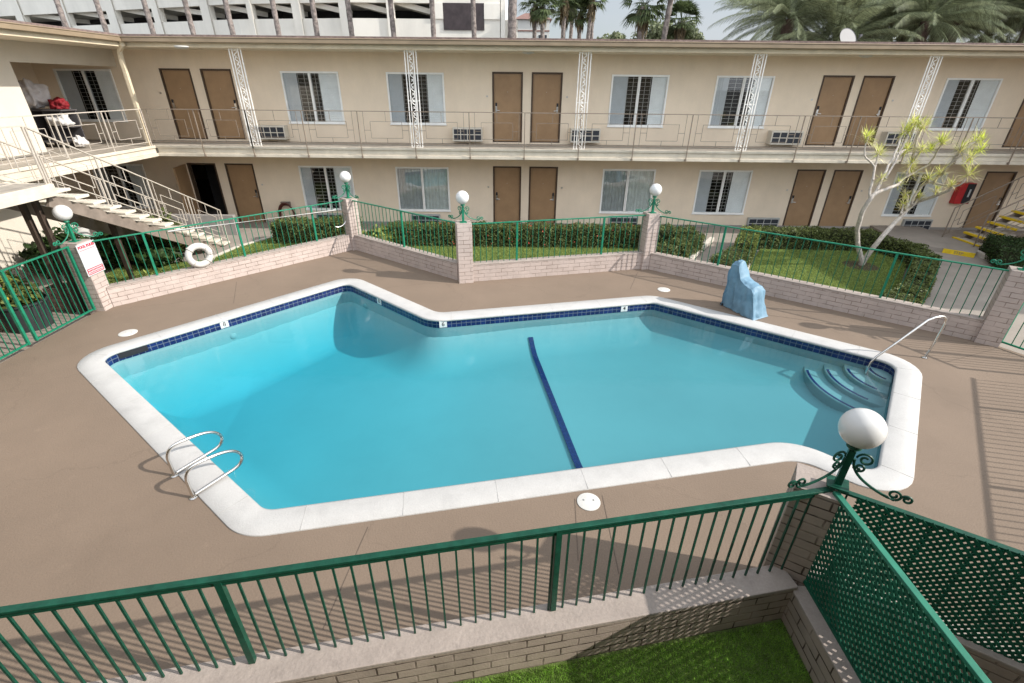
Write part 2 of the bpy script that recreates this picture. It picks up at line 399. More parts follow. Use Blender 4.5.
def copy_tree(o, parent=None):
    c = o.copy(); COL.objects.link(c)
    if parent is not None: c.parent = parent
    for ch in list(o.children):
        copy_tree(ch, c)
    return c
def copies(o, offs):
    """repeat a part (and its sub-parts) at offsets within the same thing"""
    out = []
    for d in offs:
        c = copy_tree(o); c.location = Vector(o.location)+Vector(d); out.append(c)
    return out
def struct(mb, name, m, **k):
    o = mb.build(name, m, **k); o['kind'] = 'structure'; return o
def npmesh(name, V, F, m, parent=None, base=(0, 0, 0), smooth=False):
    me = bpy.data.meshes.new(name); V = np.asarray(V, dtype=np.float32); F = np.asarray(F, dtype=np.int32)
    off = np.array(parent_loc(parent) if parent is not None else base, dtype=np.float32)
    V = V-off; k = F.shape[1]
    me.vertices.add(len(V)); me.vertices.foreach_set('co', V.ravel())
    me.loops.add(F.size); me.loops.foreach_set('vertex_index', F.ravel())
    me.polygons.add(len(F)); me.polygons.foreach_set('loop_start', np.arange(0, F.size, k, dtype=np.int32))
    me.polygons.foreach_set('use_smooth', np.full(len(F), smooth))
    me.materials.append(m); me.update(calc_edges=True); me.validate()
    o = bpy.data.objects.new(name, me); COL.objects.link(o)
    if parent is not None: o.parent = parent; WL[o.name] = parent_loc(parent)
    else: o.location = base
    return o

# ------------------------------------------------------------------ 2D helpers
def fillet(poly, r, seg=8):
    out = []; n = len(poly)
    for i in range(n):
        p = Vector(poly[i]); a = Vector(poly[i-1]); b = Vector(poly[(i+1) % n])
        u = (a-p).normalized(); v = (b-p).normalized(); ang = u.angle(v); rr = r[i] if isinstance(r, (list, tuple)) else r
        d = rr/math.tan(ang/2); bis = (u+v).normalized(); c = p+bis*(rr/math.sin(ang/2))
        s0 = p+u*d-c; s1 = p+v*d-c
        a0 = math.atan2(s0.y, s0.x); a1 = math.atan2(s1.y, s1.x); da = (a1-a0+PI) % (2*PI)-PI
        for k in range(seg+1):
            t = a0+da*k/seg; out.append((c.x+rr*math.cos(t), c.y+rr*math.sin(t)))
    return out
def offset(poly, d):
    """inward for a polygon listed clockwise"""
    n = len(poly); out = []
    L = []
    for i in range(n):
        p = Vector(poly[i]); q = Vector(poly[(i+1) % n]); t = (q-p).normalized(); nn = Vector((t.y, -t.x))
        L.append((p+nn*d, t))
    for i in range(n):
        (p, t), (q, s) = L[i-1], L[i]
        den = t.x*s.y-t.y*s.x; k = ((q.x-p.x)*s.y-(q.y-p.y)*s.x)/den
        out.append(tuple(p+t*k))
    return out
def sheet_hole(name, outer, hole, z, m, kind='structure'):
    bm = bmesh.new()
    def loop(ps):
        vs = [bm.verts.new((p[0], p[1], z)) for p in ps]
        return [bm.edges.new((vs[i], vs[(i+1) % len(vs)])) for i in range(len(vs))]
    es = loop(outer)+loop(hole)
    bmesh.ops.triangle_fill(bm, edges=es, use_beauty=True, use_dissolve=False)
    for f in bm.faces:
        if f.normal.z < 0: f.normal_flip()
    me = bpy.data.meshes.new(name); bm.to_mesh(me); bm.free(); me.materials.append(m)
    o = bpy.data.objects.new(name, me); COL.objects.link(o); o['kind'] = kind
    return o
def dist_poly(P, poly):
    """signed distance, positive inside"""
    P = np.asarray(P); d = np.full(len(P), 1e9); ins = np.zeros(len(P), bool); n = len(poly)
    for i in range(n):
        a = np.array(poly[i]); b = np.array(poly[(i+1) % n]); e = b-a
        t = np.clip(((P-a)@e)/(e@e), 0, 1); d = np.minimum(d, np.linalg.norm(P-(a+t[:, None]*e), axis=1))
        c = ((a[1] > P[:, 1]) != (b[1] > P[:, 1]))
        with np.errstate(divide='ignore', invalid='ignore'):
            xi = (b[0]-a[0])*(P[:, 1]-a[1])/(b[1]-a[1])+a[0]
        ins ^= c & (P[:, 0] < xi)
    return np.where(ins, d, -d)

# ------------------------------------------------------------------ ground, deck, pool
OUT = [(-7.99, 7.38), (-4.17, 11.72), (-1.62, 9.47), (3.35, 10.60), (7.52, 7.55), (4.76, 4.08), (3.88, 4.93), (-2.95, 3.56)]
CW = .36
RO = [.62, .55, .35, .55, .62, .60, .45, .62]
INN = offset(OUT, CW)
RI = [.28, .22, .62, .22, .28, .26, .75, .28]
outl = fillet(OUT, RO); innl = fillet(INN, RI)
MIDP = fillet(offset(OUT, .15), [.5, .4, .45, .4, .5, .45, .55, .5])

P1, P2, P3, P4, P5, P6 = (-9.0, 9.58), (-4.77, 14.1), (-1.20, 11.46), (3.64, 12.64), (9.40, 8.42), (2.64, 3.06)
L6 = (2.73, 2.97)
P7, P8 = (10.25, 6.75), (7.35, 3.05)
L9 = (5.63, 1.13)
NL = (-5.6, 1.395)           # near fence continues to the left, out of the frame
LG = (-9.0, 4.6)
deck_poly = [P1, P2, P3, P4, P5, P7, P8, L9, (4.2, -1.2), (2.69, -1.2), P6, NL, LG]
deck = sheet_hole('pool_deck', deck_poly, MIDP, 0, M['deck'])
big = 900
walk_hole = offset(deck_poly, .02)
sheet_hole('walkway', [(-34, -6), (-34, 40), (40, 40), (40, -6)], fillet(offset(OUT, .1), .4, 3), -.10, M['path'])
sheet_hole('ground', [(-big, -big), (-big, big), (big, big), (big, -big)], fillet(offset(OUT, .05), .4, 3), -.16, M['asphalt'])

pool = thing('swimming_pool', 'large angular swimming pool with white coping and turquoise water', 'swimming pool', (0, 7, 0))
# coping: rounded section swept round the outline
def ring_between(loopsz, name, m, parent, smooth=True, sharp=60):
    mb = MB(); n = len(loopsz[0][0])
    base = []
    for (lp, z) in loopsz:
        base.append(len(mb.v)); mb.v.extend([(p[0], p[1], z) for p in lp])
    for a in range(len(loopsz)-1):
        u = 0
        for i in range(n):
            j = (i+1) % n; L = math.dist(loopsz[a][0][i], loopsz[a][0][j])
            z0, z1 = loopsz[a][1], loopsz[a+1][1]
            mb.face([base[a]+i, base[a]+j, base[a+1]+j, base[a+1]+i], [(u, z0), (u+L, z0), (u+L, z1), (u, z1)], smooth)
            u += L
    return part(mb, name, m, parent, sharp=sharp)
def lerp_loop(a, b, t): return [(p[0]*(1-t)+q[0]*t, p[1]*(1-t)+q[1]*t) for p, q in zip(a, b)]
cp_l = [(outl, -.02), (outl, .010), (lerp_loop(outl, innl, .02), .018), (lerp_loop(outl, innl, .5), .021), (lerp_loop(outl, innl, .96), .019),
        (lerp_loop(outl, innl, 1.05), .006), (lerp_loop(outl, innl, 1.06), -.022), (lerp_loop(outl, innl, 1.02), -.038), (innl, -.038)]
ring_between(cp_l, 'coping', M['coping'], pool, sharp=70)
til = [(innl, -.19), (innl, -.02)]
ring_between(til, 'tile_band', M['tile'], pool, smooth=False)
# coping joints
jmat = mat('joint_grey', (.42, .41, .39), .9); pts = [Vector(p) for p in outl]; qts = [Vector(p) for p in innl]
acc = 0; nxt = .6
for i in range(len(pts)):
    a, b = pts[i], pts[(i+1) % len(pts)]; L = (b-a).length
    while acc+L > nxt:
        t = (nxt-acc)/L; p = a.lerp(b, t); q = qts[i].lerp(qts[(i+1) % len(qts)], t)
        part(MB().beam((p.x, p.y, .0208), (q.x, q.y, .0208), .005, .003), 'coping_joint', jmat, pool); nxt += 1.12
    acc += L
# basin: height field with coved edges, shallow to the right of the break line
BA, BB = Vector((.41, 9.33)), Vector((1.12, 4.9))
bd = (BB-BA).normalized(); bn = Vector((-bd.y, bd.x))        # bn points to +X side
def depth(x, y):
    s = (x-BA.x)*bn.x+(y-BA.y)*bn.y
    sh = -.86-.06*np.clip(-s/-6, -1, 0)*0
    dp = -.69-.125*np.clip(-s, 0, 9)
    rt = -.69+.012*np.clip(s, 0, 6)
    return np.where(s > 0, rt, np.maximum(dp, -1.45))
step = .045; xs = np.arange(-7.9, 7.5, step); ys = np.arange(3.6, 11.7, step)
GX, GY = np.meshgrid(xs, ys); P = np.stack([GX.ravel(), GY.ravel()], 1); D = dist_poly(P, innl)
RC = .9; dz = depth(P[:, 0], P[:, 1]); dd = np.clip(D, 0, RC)
cove = (-dz-.26)*.78*(1-dd/RC)**2.1; Z = dz+cove
nx = len(xs); idx = np.arange(len(P)).reshape(GX.shape)
F = np.stack([idx[:-1, :-1].ravel(), idx[:-1, 1:].ravel(), idx[1:, 1:].ravel(), idx[1:, :-1].ravel()], 1)
F = F[(D[F] > -.13).all(1)]
used = np.unique(F); remap = np.full(len(P), -1); remap[used] = np.arange(len(used))
V = np.stack([P[used, 0], P[used, 1], Z[used]], 1)
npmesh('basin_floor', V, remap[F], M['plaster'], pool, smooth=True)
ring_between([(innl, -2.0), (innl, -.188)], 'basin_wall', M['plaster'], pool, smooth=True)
# break line on the floor
lm = MB(); n_ = 60
def lane_z(p): return -.69+.335*max(0, 1-float(dist_poly(np.array([[p.x, p.y]]), innl)[0])/.9)**2.1+.018
for k in range(n_):
    p = BA.lerp(BB, k/n_); q = BA.lerp(BB, (k+.97)/n_); lm.beam((p.x, p.y, lane_z(p)), (q.x, q.y, lane_z(q)), .105, .008)
part(lm, 'lane_line', M['line_tile'], pool)
# steps in the right corner
cc = Vector(INN[4]); d1 = (Vector(INN[3])-cc).normalized(); d2 = (Vector(INN[5])-cc).normalized()
def wedge(r, z0, z1, nm):
    mb = MB(); poly = [tuple(cc-(d1+d2)*.0)]
    a0 = math.atan2(d1.y, d1.x); a1 = math.atan2(d2.y, d2.x); da = (a1-a0+PI) % (2*PI)-PI
    arc = [(cc.x+r*math.cos(a0+da*t/18), cc.y+r*math.sin(a0+da*t/18)) for t in range(19)]
    poly = [tuple(cc)]+arc
    if sum(poly[i][0]*poly[(i+1) % len(poly)][1]-poly[(i+1) % len(poly)][0]*poly[i][1] for i in range(len(poly))) < 0: poly = poly[::-1]; 
    mb.prism(poly, z0, z1)
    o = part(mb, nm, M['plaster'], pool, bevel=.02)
    nb = MB()
    pts = [(cc.x+(r-.05)*math.cos(a0+da*t/24), cc.y+(r-.05)*math.sin(a0+da*t/24)) for t in range(4, 21)]
    for k in range(len(pts)-1): nb.beam((*pts[k], z1+.003), (*pts[k+1], z1+.003), .042, .006)
    part(nb, 'step_edge_tile', M['line_tile'], o)
for k, (r, z) in enumerate([(.44, -.17), (.76, -.26), (1.07, -.35), (1.39, -.44)]):
    wedge(r, -1.3, z, 'step')
# skimmer mouth, depth markers, return fittings
def on_edge(i, t, dz, out=0.0):
    a, b = Vector(INN[i]), Vector(INN[(i+1) % 8]); p = a.lerp(b, t); d = (b-a).normalized(); n = Vector((d.y, -d.x))
    return Vector((p.x+n.x*out, p.y+n.y*out, dz)), math.atan2(d.y, d.x), n
p, a, n = on_edge(0, .10, -.085, .006)
sk = MB().obox(p, (.46, .012, .13), a); part(sk, 'skimmer_mouth', M['ink'], pool)
def text_mesh(txt, size, m, name, parent, loc, mx, align='CENTER'):
    cu = bpy.data.curves.new('t', 'FONT'); cu.body = txt; cu.size = size; cu.align_x = align; cu.align_y = 'CENTER'; cu.extrude = .001; cu.offset = .004 if len(txt) > 5 else .001
    to = bpy.data.objects.new('t', cu); COL.objects.link(to)
    dg = bpy.context.evaluated_depsgraph_get(); me = bpy.data.meshes.new_from_object(to.evaluated_get(dg))
    bpy.data.objects.remove(to); me.name = name
    me.transform(mx.to_4x4()); off = Vector(loc)-Vector(parent_loc(parent)); me.transform(Matrix.Translation(off))
    me.materials.clear(); me.materials.append(m)
    o = bpy.data.objects.new(name, me); COL.objects.link(o); o.parent = parent; WL[o.name] = parent_loc(parent)
    return o
for (i, t, s) in [(0, .42, '8'), (1, .42, '8'), (2, .05, '6'), (2, .86, '4')]:
    p, a, n = on_edge(i, t, -.095, .005)
    o = part(MB().obox(p, (.16, .010, .15), a), 'depth_marker', M['white_tile'], pool)
    mx = Matrix.Rotation(a+PI, 3, 'Z') @ Matrix.Rotation(PI/2, 3, 'X')
    if n.y > 0: pass
    text_mesh(s, .13, M['ink'], 'marking', o, p+Vector((n.x, n.y, 0))*.006, Matrix.Rotation(a, 3, 'Z') @ Matrix.Rotation(PI/2, 3, 'X'))
for (x, y, i, t) in [(0, 0, 0, .44), (0, 0, 1, .22), (0, 0, 3, .12)]:
    p, a, n = on_edge(i, t, -.42, .0)
    mb = MB(); mb.lathe([(.001, .02), (.05, .018), (.065, .006), (.07, 0)], n=18)
    q = Vector((n.x, n.y, 0)).to_track_quat('Z', 'Y').to_matrix(); mb.v = [tuple(q @ Vector(v)+p) for v in mb.v]
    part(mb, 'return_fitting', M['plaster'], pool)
# water body (its sides lie behind the basin walls)
wl_o = fillet(offset(OUT, CW-.07), [.3, .25, .6, .25, .3, .28, .7, .3])
wm = MB(); wm.prism(wl_o[::-1], -2.6, -.115)
wo = struct(wm, 'water', M['water'])

# deck lids and joints
def lid(x, y, label, r=.14):
    t = thing('drain_lid', label, 'lid', (x, y, 0), 'round white lids in the deck')
    mb = MB().lathe([(r, .001), (r, .008), (r-.012, .012), (.001, .012)], (x, y, 0), 24); part(mb, 'cover', M['plastic_white'], t)
    for s in (-1, 1): part(MB().lathe([(.012, .012), (.012, .0145), (.001, .0145)], (x+s*.06, y+.02, 0), 8), 'screw', M['lock'], t)
lid(.94, 4.15, 'white round lid in the deck beside the near edge of the pool'); lid(-7.61, 8.39, 'white round lid in the deck near the far left corner of the pool', .16)
lid(3.72, 10.98, 'white round lid in the deck close to the blue covered pool lift', .15)
dj = MB()
def joint(a, b): dj.beam((*a, .0015), (*b, .0015), .008, .003)
joint((.78, 4.2), (.72, 3.35)); joint((1.12, 4.26), (1.12, 3.2)); joint((-1.6, 3.75), (-1.7, 2.6)); joint((4.4, 10.0), (9.0, 8.35)); joint((2.9, 11.0), (3.35, 12.2))
joint((8.0, 7.6), (9.3, 8.1)); joint((-6.3, 9.9), (-6.9, 11.2)); 
struct(dj, 'deck_joint', mat('joint_dark', (.13, .10, .078), .9))

# ------------------------------------------------------------------ walls, pillars, lamps, fences
def pillar(x, y, rot, label, m=None, w=.36, h=1.48):
    t = thing('brick_pillar', label, 'pillar', (x, y, 0), 'painted brick pillars round the pool')
    part(MB().obox((x, y, h/2-.04), (w, w, h+.08), rot), 'shaft', m or M['brick'], t, bevel=.006)
    part(MB().obox((x, y, h+.006), (w+.002, w+.002, .012), rot), 'cap', M['cap'], t, bevel=.005)
    return t
R34 = math.atan2(P4[1]-P3[1], P4[0]-P3[0]); R12 = math.atan2(P2[1]-P1[1], P2[0]-P1[0]); R45 = math.atan2(P5[1]-P4[1], P5[0]-P4[0])
pillar(*P1, 0, 'brick pillar carrying the white pool rules sign', M['brick_left'])
pillar(*P2, R12, 'brick pillar at the far left bend of the wall behind the pool', M['brick_left'])
pillar(*P3, R34, 'brick pillar on the bend of the wall nearest the middle of the photo', M['brick_left'])
pillar(*P4, R34, 'brick pillar left of the blue covered pool lift', M['brick_left'])
pillar(*P5, R45, 'brick pillar beside the right hand gate', M['brick_left'])
pillar(*P6, R(-31), 'large near brick pillar between the railing and the green lattice', w=.34, h=1.42)

def low_wall(a, b, label, th=.22, h=.45, m=None, capo=.0, gap=.17):
    a, b = Vector(a), Vector(b); d = (b-a).normalized(); a2 = a+d*gap; b2 = b-d*gap; c = (a2+b2)/2; L = (b2-a2).length; rz = math.atan2(d.y, d.x)
    t = thing('brick_wall', label, 'wall', (c.x, c.y, 0), 'low brick walls round the pool')
    part(MB().obox((c.x, c.y, (h-.03-.1)/2), (L, th, h-.03+.1), rz), 'brickwork', m or M['brick'], t)
    part(MB().obox((c.x, c.y, h-.012), (L, th+.006, .036), rz), 'cap', M['cap'], t, bevel=.008)
    return t
low_wall(P1, P2, 'low brick wall under the life ring', m=M['brick_left'])
low_wall(P2, P3, 'low brick wall running from the far left pillar to the middle pillar, in shade', m=M['brick_left'])
low_wall(P3, P4, 'low brick wall straight behind the pool between the two middle pillars', m=M['brick_left'])
low_wall(P4, P5, 'low brick wall behind the blue covered pool lift', m=M['brick_left'])
nd = (Vector(NL)-Vector(L6)).normalized(); ns = Vector((-nd.y, nd.x))
low_wall(tuple(Vector(L6)+ns*.065), tuple(Vector(NL)+ns*.065), 'low near brick wall under the green railing', th=.245)
FB = (2.69, -1.2)
t = thing('brick_wall', 'low brick wall at the foot of the green lattice beside the turf', 'wall', (2.65, .9, 0), 'low brick walls round the pool')
part(MB().obox((2.645, .8, .14), (.17, 4.0, .48)), 'brickwork', M['brick'], t); part(MB().obox((2.645, .8, .395), (.176, 4.0, .030)), 'cap', M['cap'], t, bevel=.008)
low_wall(P6, L9, 'low brick wall under the right hand lattice, mostly hidden')

def scroll(mb, O, U, W, flip=1, r=.009, s=1.0):
    """C scroll with curled ends in plane U (out) / W (up)"""
    O, U, W = Vector(O), Vector(U), Vector(W); pts = []
    # big sweep from the pillar outwards and up to the pole
    for k in range(15):
        t = k/14; x = .34*(1-t)**2*s+.0; z = .02+.26*t**1.35
        pts.append((x+.018, z))
    for seq in ([pts]):
        mb.tube([O+U*(x*1)+W*z for x, z in seq], r*s, 6)
    def curl(cx, cz, rr, a0, sgn, turns=1.35):
        q = []
        for k in range(22):
            t = k/21; a = a0+sgn*t*2*PI*turns; q.append((cx+rr*(1-.72*t)*math.cos(a), cz+rr*(1-.72*t)*math.sin(a)))
        mb.tube([O+U*x+W*z for x, z in q], r*.85, 6)
    curl(.345, .068, .050, -PI/2, 1); curl(.43, .060, .040, PI, -1)
    curl(.085, .300, .060, PI, -1); curl(.070, .215, .042, PI, 1)
def lamp(x, y, rot, label, rad=.155, dirs=None, s=1.0, m=None):
    t = thing('globe_lamp', label, 'lamp', (x, y, 1.49), 'globe lamps on the brick pillars')
    m = m or M['green']
    part(MB().obox((x, y, 1.497), (.16, .16, .012), rot).obox((x, y, 1.68), (.05, .05, .36), rot).lathe([(.04, 1.875), (.055, 1.89), (.05, 1.91), (.04, 1.935)], (x, y, 0), 16), 'pole', m, t)
    gp = [(rad*math.sin(PI*k/20)+1e-5, -rad*math.cos(PI*k/20)) for k in range(21)]
    part(MB().lathe(gp, (x, y, 1.925+rad*.94), 32), 'globe', M['globe'], t)
    for a in (dirs if dirs else (rot, rot+PI)):
        mb = MB(); u = Vector((math.cos(a), math.sin(a), 0)); scroll(mb, (x+u.x*.02, y+u.y*.02, 1.50), u, (0, 0, 1), r=.0115); part(mb, 'scroll_bracket', m, t)
    return t
def ang(p, q): return math.atan2(q[1]-p[1], q[0]-p[0])
lamp(*P1, 0, 'white globe lamp on the pillar with the pool rules sign', dirs=(ang(P1, LG), ang(P1, P2)))
lamp(*P2, R12, 'white globe lamp in front of the lower left window with dark louvres', dirs=(ang(P2, P1), ang(P2, P3)))
lamp(*P3, R34, 'white globe lamp on the middle pillar left of the brown doors', dirs=(ang(P3, P2), ang(P3, P4)))
lamp(*P4, R34, 'white globe lamp in front of the plain curtained window', dirs=(ang(P4, P3), ang(P4, P5)))
lamp(*P5, R45, 'globe lamp on the right hand gate pillar, mostly out of view', dirs=(ang(P5, P4), ang(P5, P7)))
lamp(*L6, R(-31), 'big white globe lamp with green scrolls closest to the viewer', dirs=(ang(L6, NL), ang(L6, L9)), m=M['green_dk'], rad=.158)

def fence(a, b, label, gap=.18, sp=.15, nposts=2, z0=.44, z1=1.45, m=None, double=False, pk=.0135, group='green railing sections round the pool', endposts=False, name='railing', cat='railing', zbot=None):
    a, b = Vector(a), Vector(b); d = (b-a).normalized(); a2 = a+d*gap; b2 = b-d*gap; L = (b2-a2).length; c = (a2+b2)/2; rz = math.atan2(d.y, d.x)
    m = m or M['green']
    t = thing(name, label, cat, (c.x, c.y, z0), group)
    part(MB().obox((c.x, c.y, z1-.012), (L, .05, .024), rz), 'top_rail', m, t, bevel=.004)
    if double: part(MB().obox((c.x, c.y, z1-.052), (L, .026, .03), rz), 'lower_rail', m, t)
    if zbot: part(MB().obox((c.x, c.y, zbot), (L, .03, .03), rz), 'bottom_rail', m, t)
    n = max(1, round(L/sp)); p0 = None; offs = []
    ztop = z1-.024 if not double else z1-.066
    ps = []
    if nposts: ps = [(k+.5)/nposts*L for k in range(nposts)]
    if endposts: ps = [.03]+ps+[L-.03]
    for k in range(n):
        s = (k+.5)*L/n
        if any(abs(s-q) < .05 for q in ps): continue
        q = a2+d*s
        if p0 is None:
            p0 = q; o = part(MB().obox((q.x, q.y, (z0+ztop)/2), (pk, pk, ztop-z0), rz), 'picket', M['picket'] if m is M['green'] else m, t)
        else: offs.append((q.x-p0.x, q.y-p0.y, 0))
    copies(o, offs)
    for s in ps:
        q = a2+d*s; part(MB().obox((q.x, q.y, (z0+z1)/2-.015), (.045, .045, z1-z0-.02), rz), 'post', m, t)
    return t
fence(P1, P2, 'green railing carrying the life ring and the long rescue pole', nposts=3)
fence(P2, P3, 'green railing running from the far left pillar to the middle pillar', nposts=1)
fence(P3, P4, 'green railing straight behind the pool in front of the long hedge', nposts=2)
fence(P4, P5, 'green railing behind the blue covered pool lift', nposts=2, sp=.15)
# near railing: posts where the photo has them
a = Vector(L6); d = nd
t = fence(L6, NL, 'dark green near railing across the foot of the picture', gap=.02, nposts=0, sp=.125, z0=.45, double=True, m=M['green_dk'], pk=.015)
for s in (2.40, 4.79, 7.1):
    q = a+d*s; part(MB().obox((q.x, q.y, .945), (.045, .045, .97), math.atan2(d.y, d.x)), 'post', M['green_dk'], t)
# off to the right: railing whose shadow lies on the deck, and gates
fence(P7, P8, 'green railing on the right side of the deck', nposts=2, sp=.125, z0=.02, zbot=.1)
fence(P8, L9, 'green railing at the right behind the lattice', nposts=1, sp=.125, z0=.02, zbot=.1)
fence(P5, P7, 'green picket gate at the right edge beside the brick pillar', nposts=1, sp=.13, z0=.08, zbot=.1, endposts=True, name='gate', cat='gate', group='green pool gates')
fence(P1, (-9.0, 7.72), 'green fixed gate panel beside the pool rules pillar', nposts=0, sp=.115, z0=.06, zbot=.08, endposts=True, gap=.2, name='gate', cat='gate', group='green pool gates')
gt = fence((-9.0, 7.86), (-9.0, 6.2), 'green gate leaf with latch at the left edge', nposts=0, sp=.115, z0=.06, zbot=.08, endposts=True, gap=.05, name='gate', cat='gate', group='green pool gates')
part(MB().obox((-8.955, 7.72, 1.28), (.05, .10, .14), 0).tube([(-8.92, 7.70, 1.26), (-8.88, 7.66, 1.24)], .018, 8), 'latch', M['lock'], gt)
fence((-9.0, 6.2), LG, 'green railing beyond the left gate', nposts=1, sp=.13, z0=.02, zbot=.08)

def lattice(mb, a, b, z0, z1, strip=.035, pitch=.083, th=.007):
    a, b = Vector((*a, 0)), Vector((*b, 0)); d = (b-a).normalized(); L = (b-a).length; n = Vector((-d.y, d.x, 0)); H = z1-z0
    for sgn, off in ((1, th/2), (-1, -th/2)):
        s = -H if sgn > 0 else 0
        k = 0
        while True:
            s0 = (-H+k*pitch) if sgn > 0 else (k*pitch); k += 1
            if s0 > (L if sgn > 0 else L+H): break
            # line: along = s0 + sgn*h
            h0, h1 = 0, H
            if sgn > 0:
                if s0 < 0: h0 = -s0
                if s0+H > L: h1 = L-s0
            else:
                if s0 > L: h0 = s0-L
                if s0-H < 0: h1 = s0
            if h1-h0 < .02: continue
            p = a+d*(s0+sgn*h0)+Vector((0, 0, z0+h0))+n*off; q = a+d*(s0+sgn*h1)+Vector((0, 0, z0+h1))+n*off
            t_ = (q-p).normalized(); w = n.cross(t_)*strip/2; e = n*th/2
            V = [p-w-e, p+w-e, p+w+e, p-w+e, q-w-e, q+w-e, q+w+e, q-w+e]
            mb.raw(V, [(0, 1, 5, 4), (1, 2, 6, 5), (2, 3, 7, 6), (3, 0, 4, 7)])
    return mb
fa, fb = (2.70, 2.93), (2.70, -1.1)
t = thing('lattice_fence', 'green diagonal lattice panel facing the turf, left of the two lattices', 'lattice fence', (2.70, 1, .42))
part(lattice(MB(), fa, fb, .412, 1.432, strip=.024, pitch=.066), 'lattice_panel', M['lattice'], t)
part(MB().obox((2.70, .9, .425), (.022, 4.0, .03)), 'bottom_rail', M['lattice'], t)
part(MB().obox((2.70, .91, 1.445), (.05, 4.02, .03)), 'top_rail', M['lattice_cap'], t, bevel=.004)
for y in (.9, -1.0): part(MB().obox((2.735, y, .92), (.04, .04, 1.0)), 'post', M['lattice'], t)
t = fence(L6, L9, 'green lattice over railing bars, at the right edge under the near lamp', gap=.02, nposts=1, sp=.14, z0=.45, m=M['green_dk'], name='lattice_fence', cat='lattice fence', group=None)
da = (Vector(L9)-Vector(L6)).normalized(); q = Vector(L6)+da*.16+Vector((-da.y, da.x))*-.028; q2 = Vector(L9)+Vector((-da.y, da.x))*-.028
part(lattice(MB(), tuple(q), tuple(q2), .44, 1.448, strip=.0235, pitch=.062), 'lattice_panel', M['lattice'], t)

# sign
t = thing('rules_sign', 'white pool rules sign with red lettering on a brick pillar', 'sign', (-8.81, 9.56, 1.1))
sx = -8.812
part(MB().obox((sx, 9.575, 1.135), (.008, .46, .66)), 'panel', M['sign_white'], t)
mr_ = Matrix.Rotation(PI/2, 3, 'Z') @ Matrix.Rotation(PI/2, 3, 'X')
text_mesh('POOL RULES', .072, M['sign_red'], 'lettering', t, (sx+.006, 9.575, 1.40), mr_)
bm_ = MB()
for z, y0, y1 in ((.835, 9.375, 9.775), (.945, 9.375, 9.775)): bm_.obox((sx+.006, (y0+y1)/2, z), (.004, y1-y0, .014))
for y in (9.375, 9.775): bm_.obox((sx+.006, y, .89), (.004, .014, .118))
for k in range(11): bm_.obox((sx+.006, 9.40+.035*k, .905), (.004, .022, .028))
for k in range(9): bm_.obox((sx+.006, 9.42+.039*k, .865), (.004, .028, .016))
bm_.obox((sx+.006, 9.575, 1.335), (.004, .38, .006)); part(bm_, 'red_marking', M['sign_red'], t)
gm = MB()
for r in range(9):
    y = 9.40
    while y < 9.74:
        w = random.uniform(.02, .06); gm.obox((sx+.0055, y+w/2, 1.29-.036*r), (.003, w, .009)); y += w+.012
part(gm, 'small_print', mat('faint_print', (.50, .56, .62), .6), t)

# life ring
rc = Vector(P1)+(Vector(P2)-Vector(P1))*.335; dr = (Vector(P2)-Vector(P1)).normalized(); nr = Vector((dr.y, -dr.x))
c = Vector((rc.x+nr.x*.10, rc.y+nr.y*.10, .74)); D3 = Vector((dr.x, dr.y, 0)); U3 = Vector((0, 0, 1))
t = thing('life_ring', 'white life ring hung on the green railing', 'life ring', tuple(c))
part(MB().tube([c+(D3*math.cos(a)+U3*math.sin(a))*.225 for a in np.linspace(0, 2*PI, 40, endpoint=False)], .075, 14, closed=True), 'ring', M['plastic_white'], t)
rp = MB()
for k in range(4):
    a0 = PI/4+k*PI/2
    pts = []
    for j in range(9):
        a = a0+j/8*PI/2; rr = .308+.03*math.sin(j/8*PI)*(-1 if k in (0, 1) else 1)
        pts.append(c+(D3*math.cos(a)+U3*math.sin(a))*rr+Vector((nr.x, nr.y, 0))*.01)
    rp.tube(pts, .007, 5)
    a = a0; rp.tube([c+(D3*math.cos(a)+U3*math.sin(a))*(.225+.084*math.cos(b))+Vector((nr.x, nr.y, 0))*.084*math.sin(b) for b in np.linspace(0, 2*PI, 12, endpoint=False)], .009, 5, closed=True)
rp.tube([c+D3*.0+U3*-.33, c+D3*.05+U3*-.42, c+D3*.12+U3*-.40, c+D3*.16+U3*-.46, c+D3*.10+U3*-.50], .007, 5)
part(rp, 'rope', mat('grey_rope', (.45, .42, .38), .9), t)
# rescue pole with hook
t = thing('rescue_pole', 'long white rescue pole with hook strapped along the green railing', 'rescue pole', (-7.0, 11.7, 1.3))
pa = Vector(P1)+dr*1.62+nr*.05; pb = Vector(P1)+dr*5.72+nr*.06
pts = [(pa.x, pa.y, 1.39), (pb.x, pb.y, 1.22)]
part(MB().tube(pts, .021, 8), 'pole', M['plastic_white'], t)
hk = []
for k in range(12):
    a = PI/2-k/11*PI*1.15; q = pb+dr*(.26*math.cos(a)+.02); hk.append((q.x, q.y, 1.22-.24+.24*math.sin(a)))
part(MB().tube(hk, .013, 6), 'hook', M['chrome'], t)

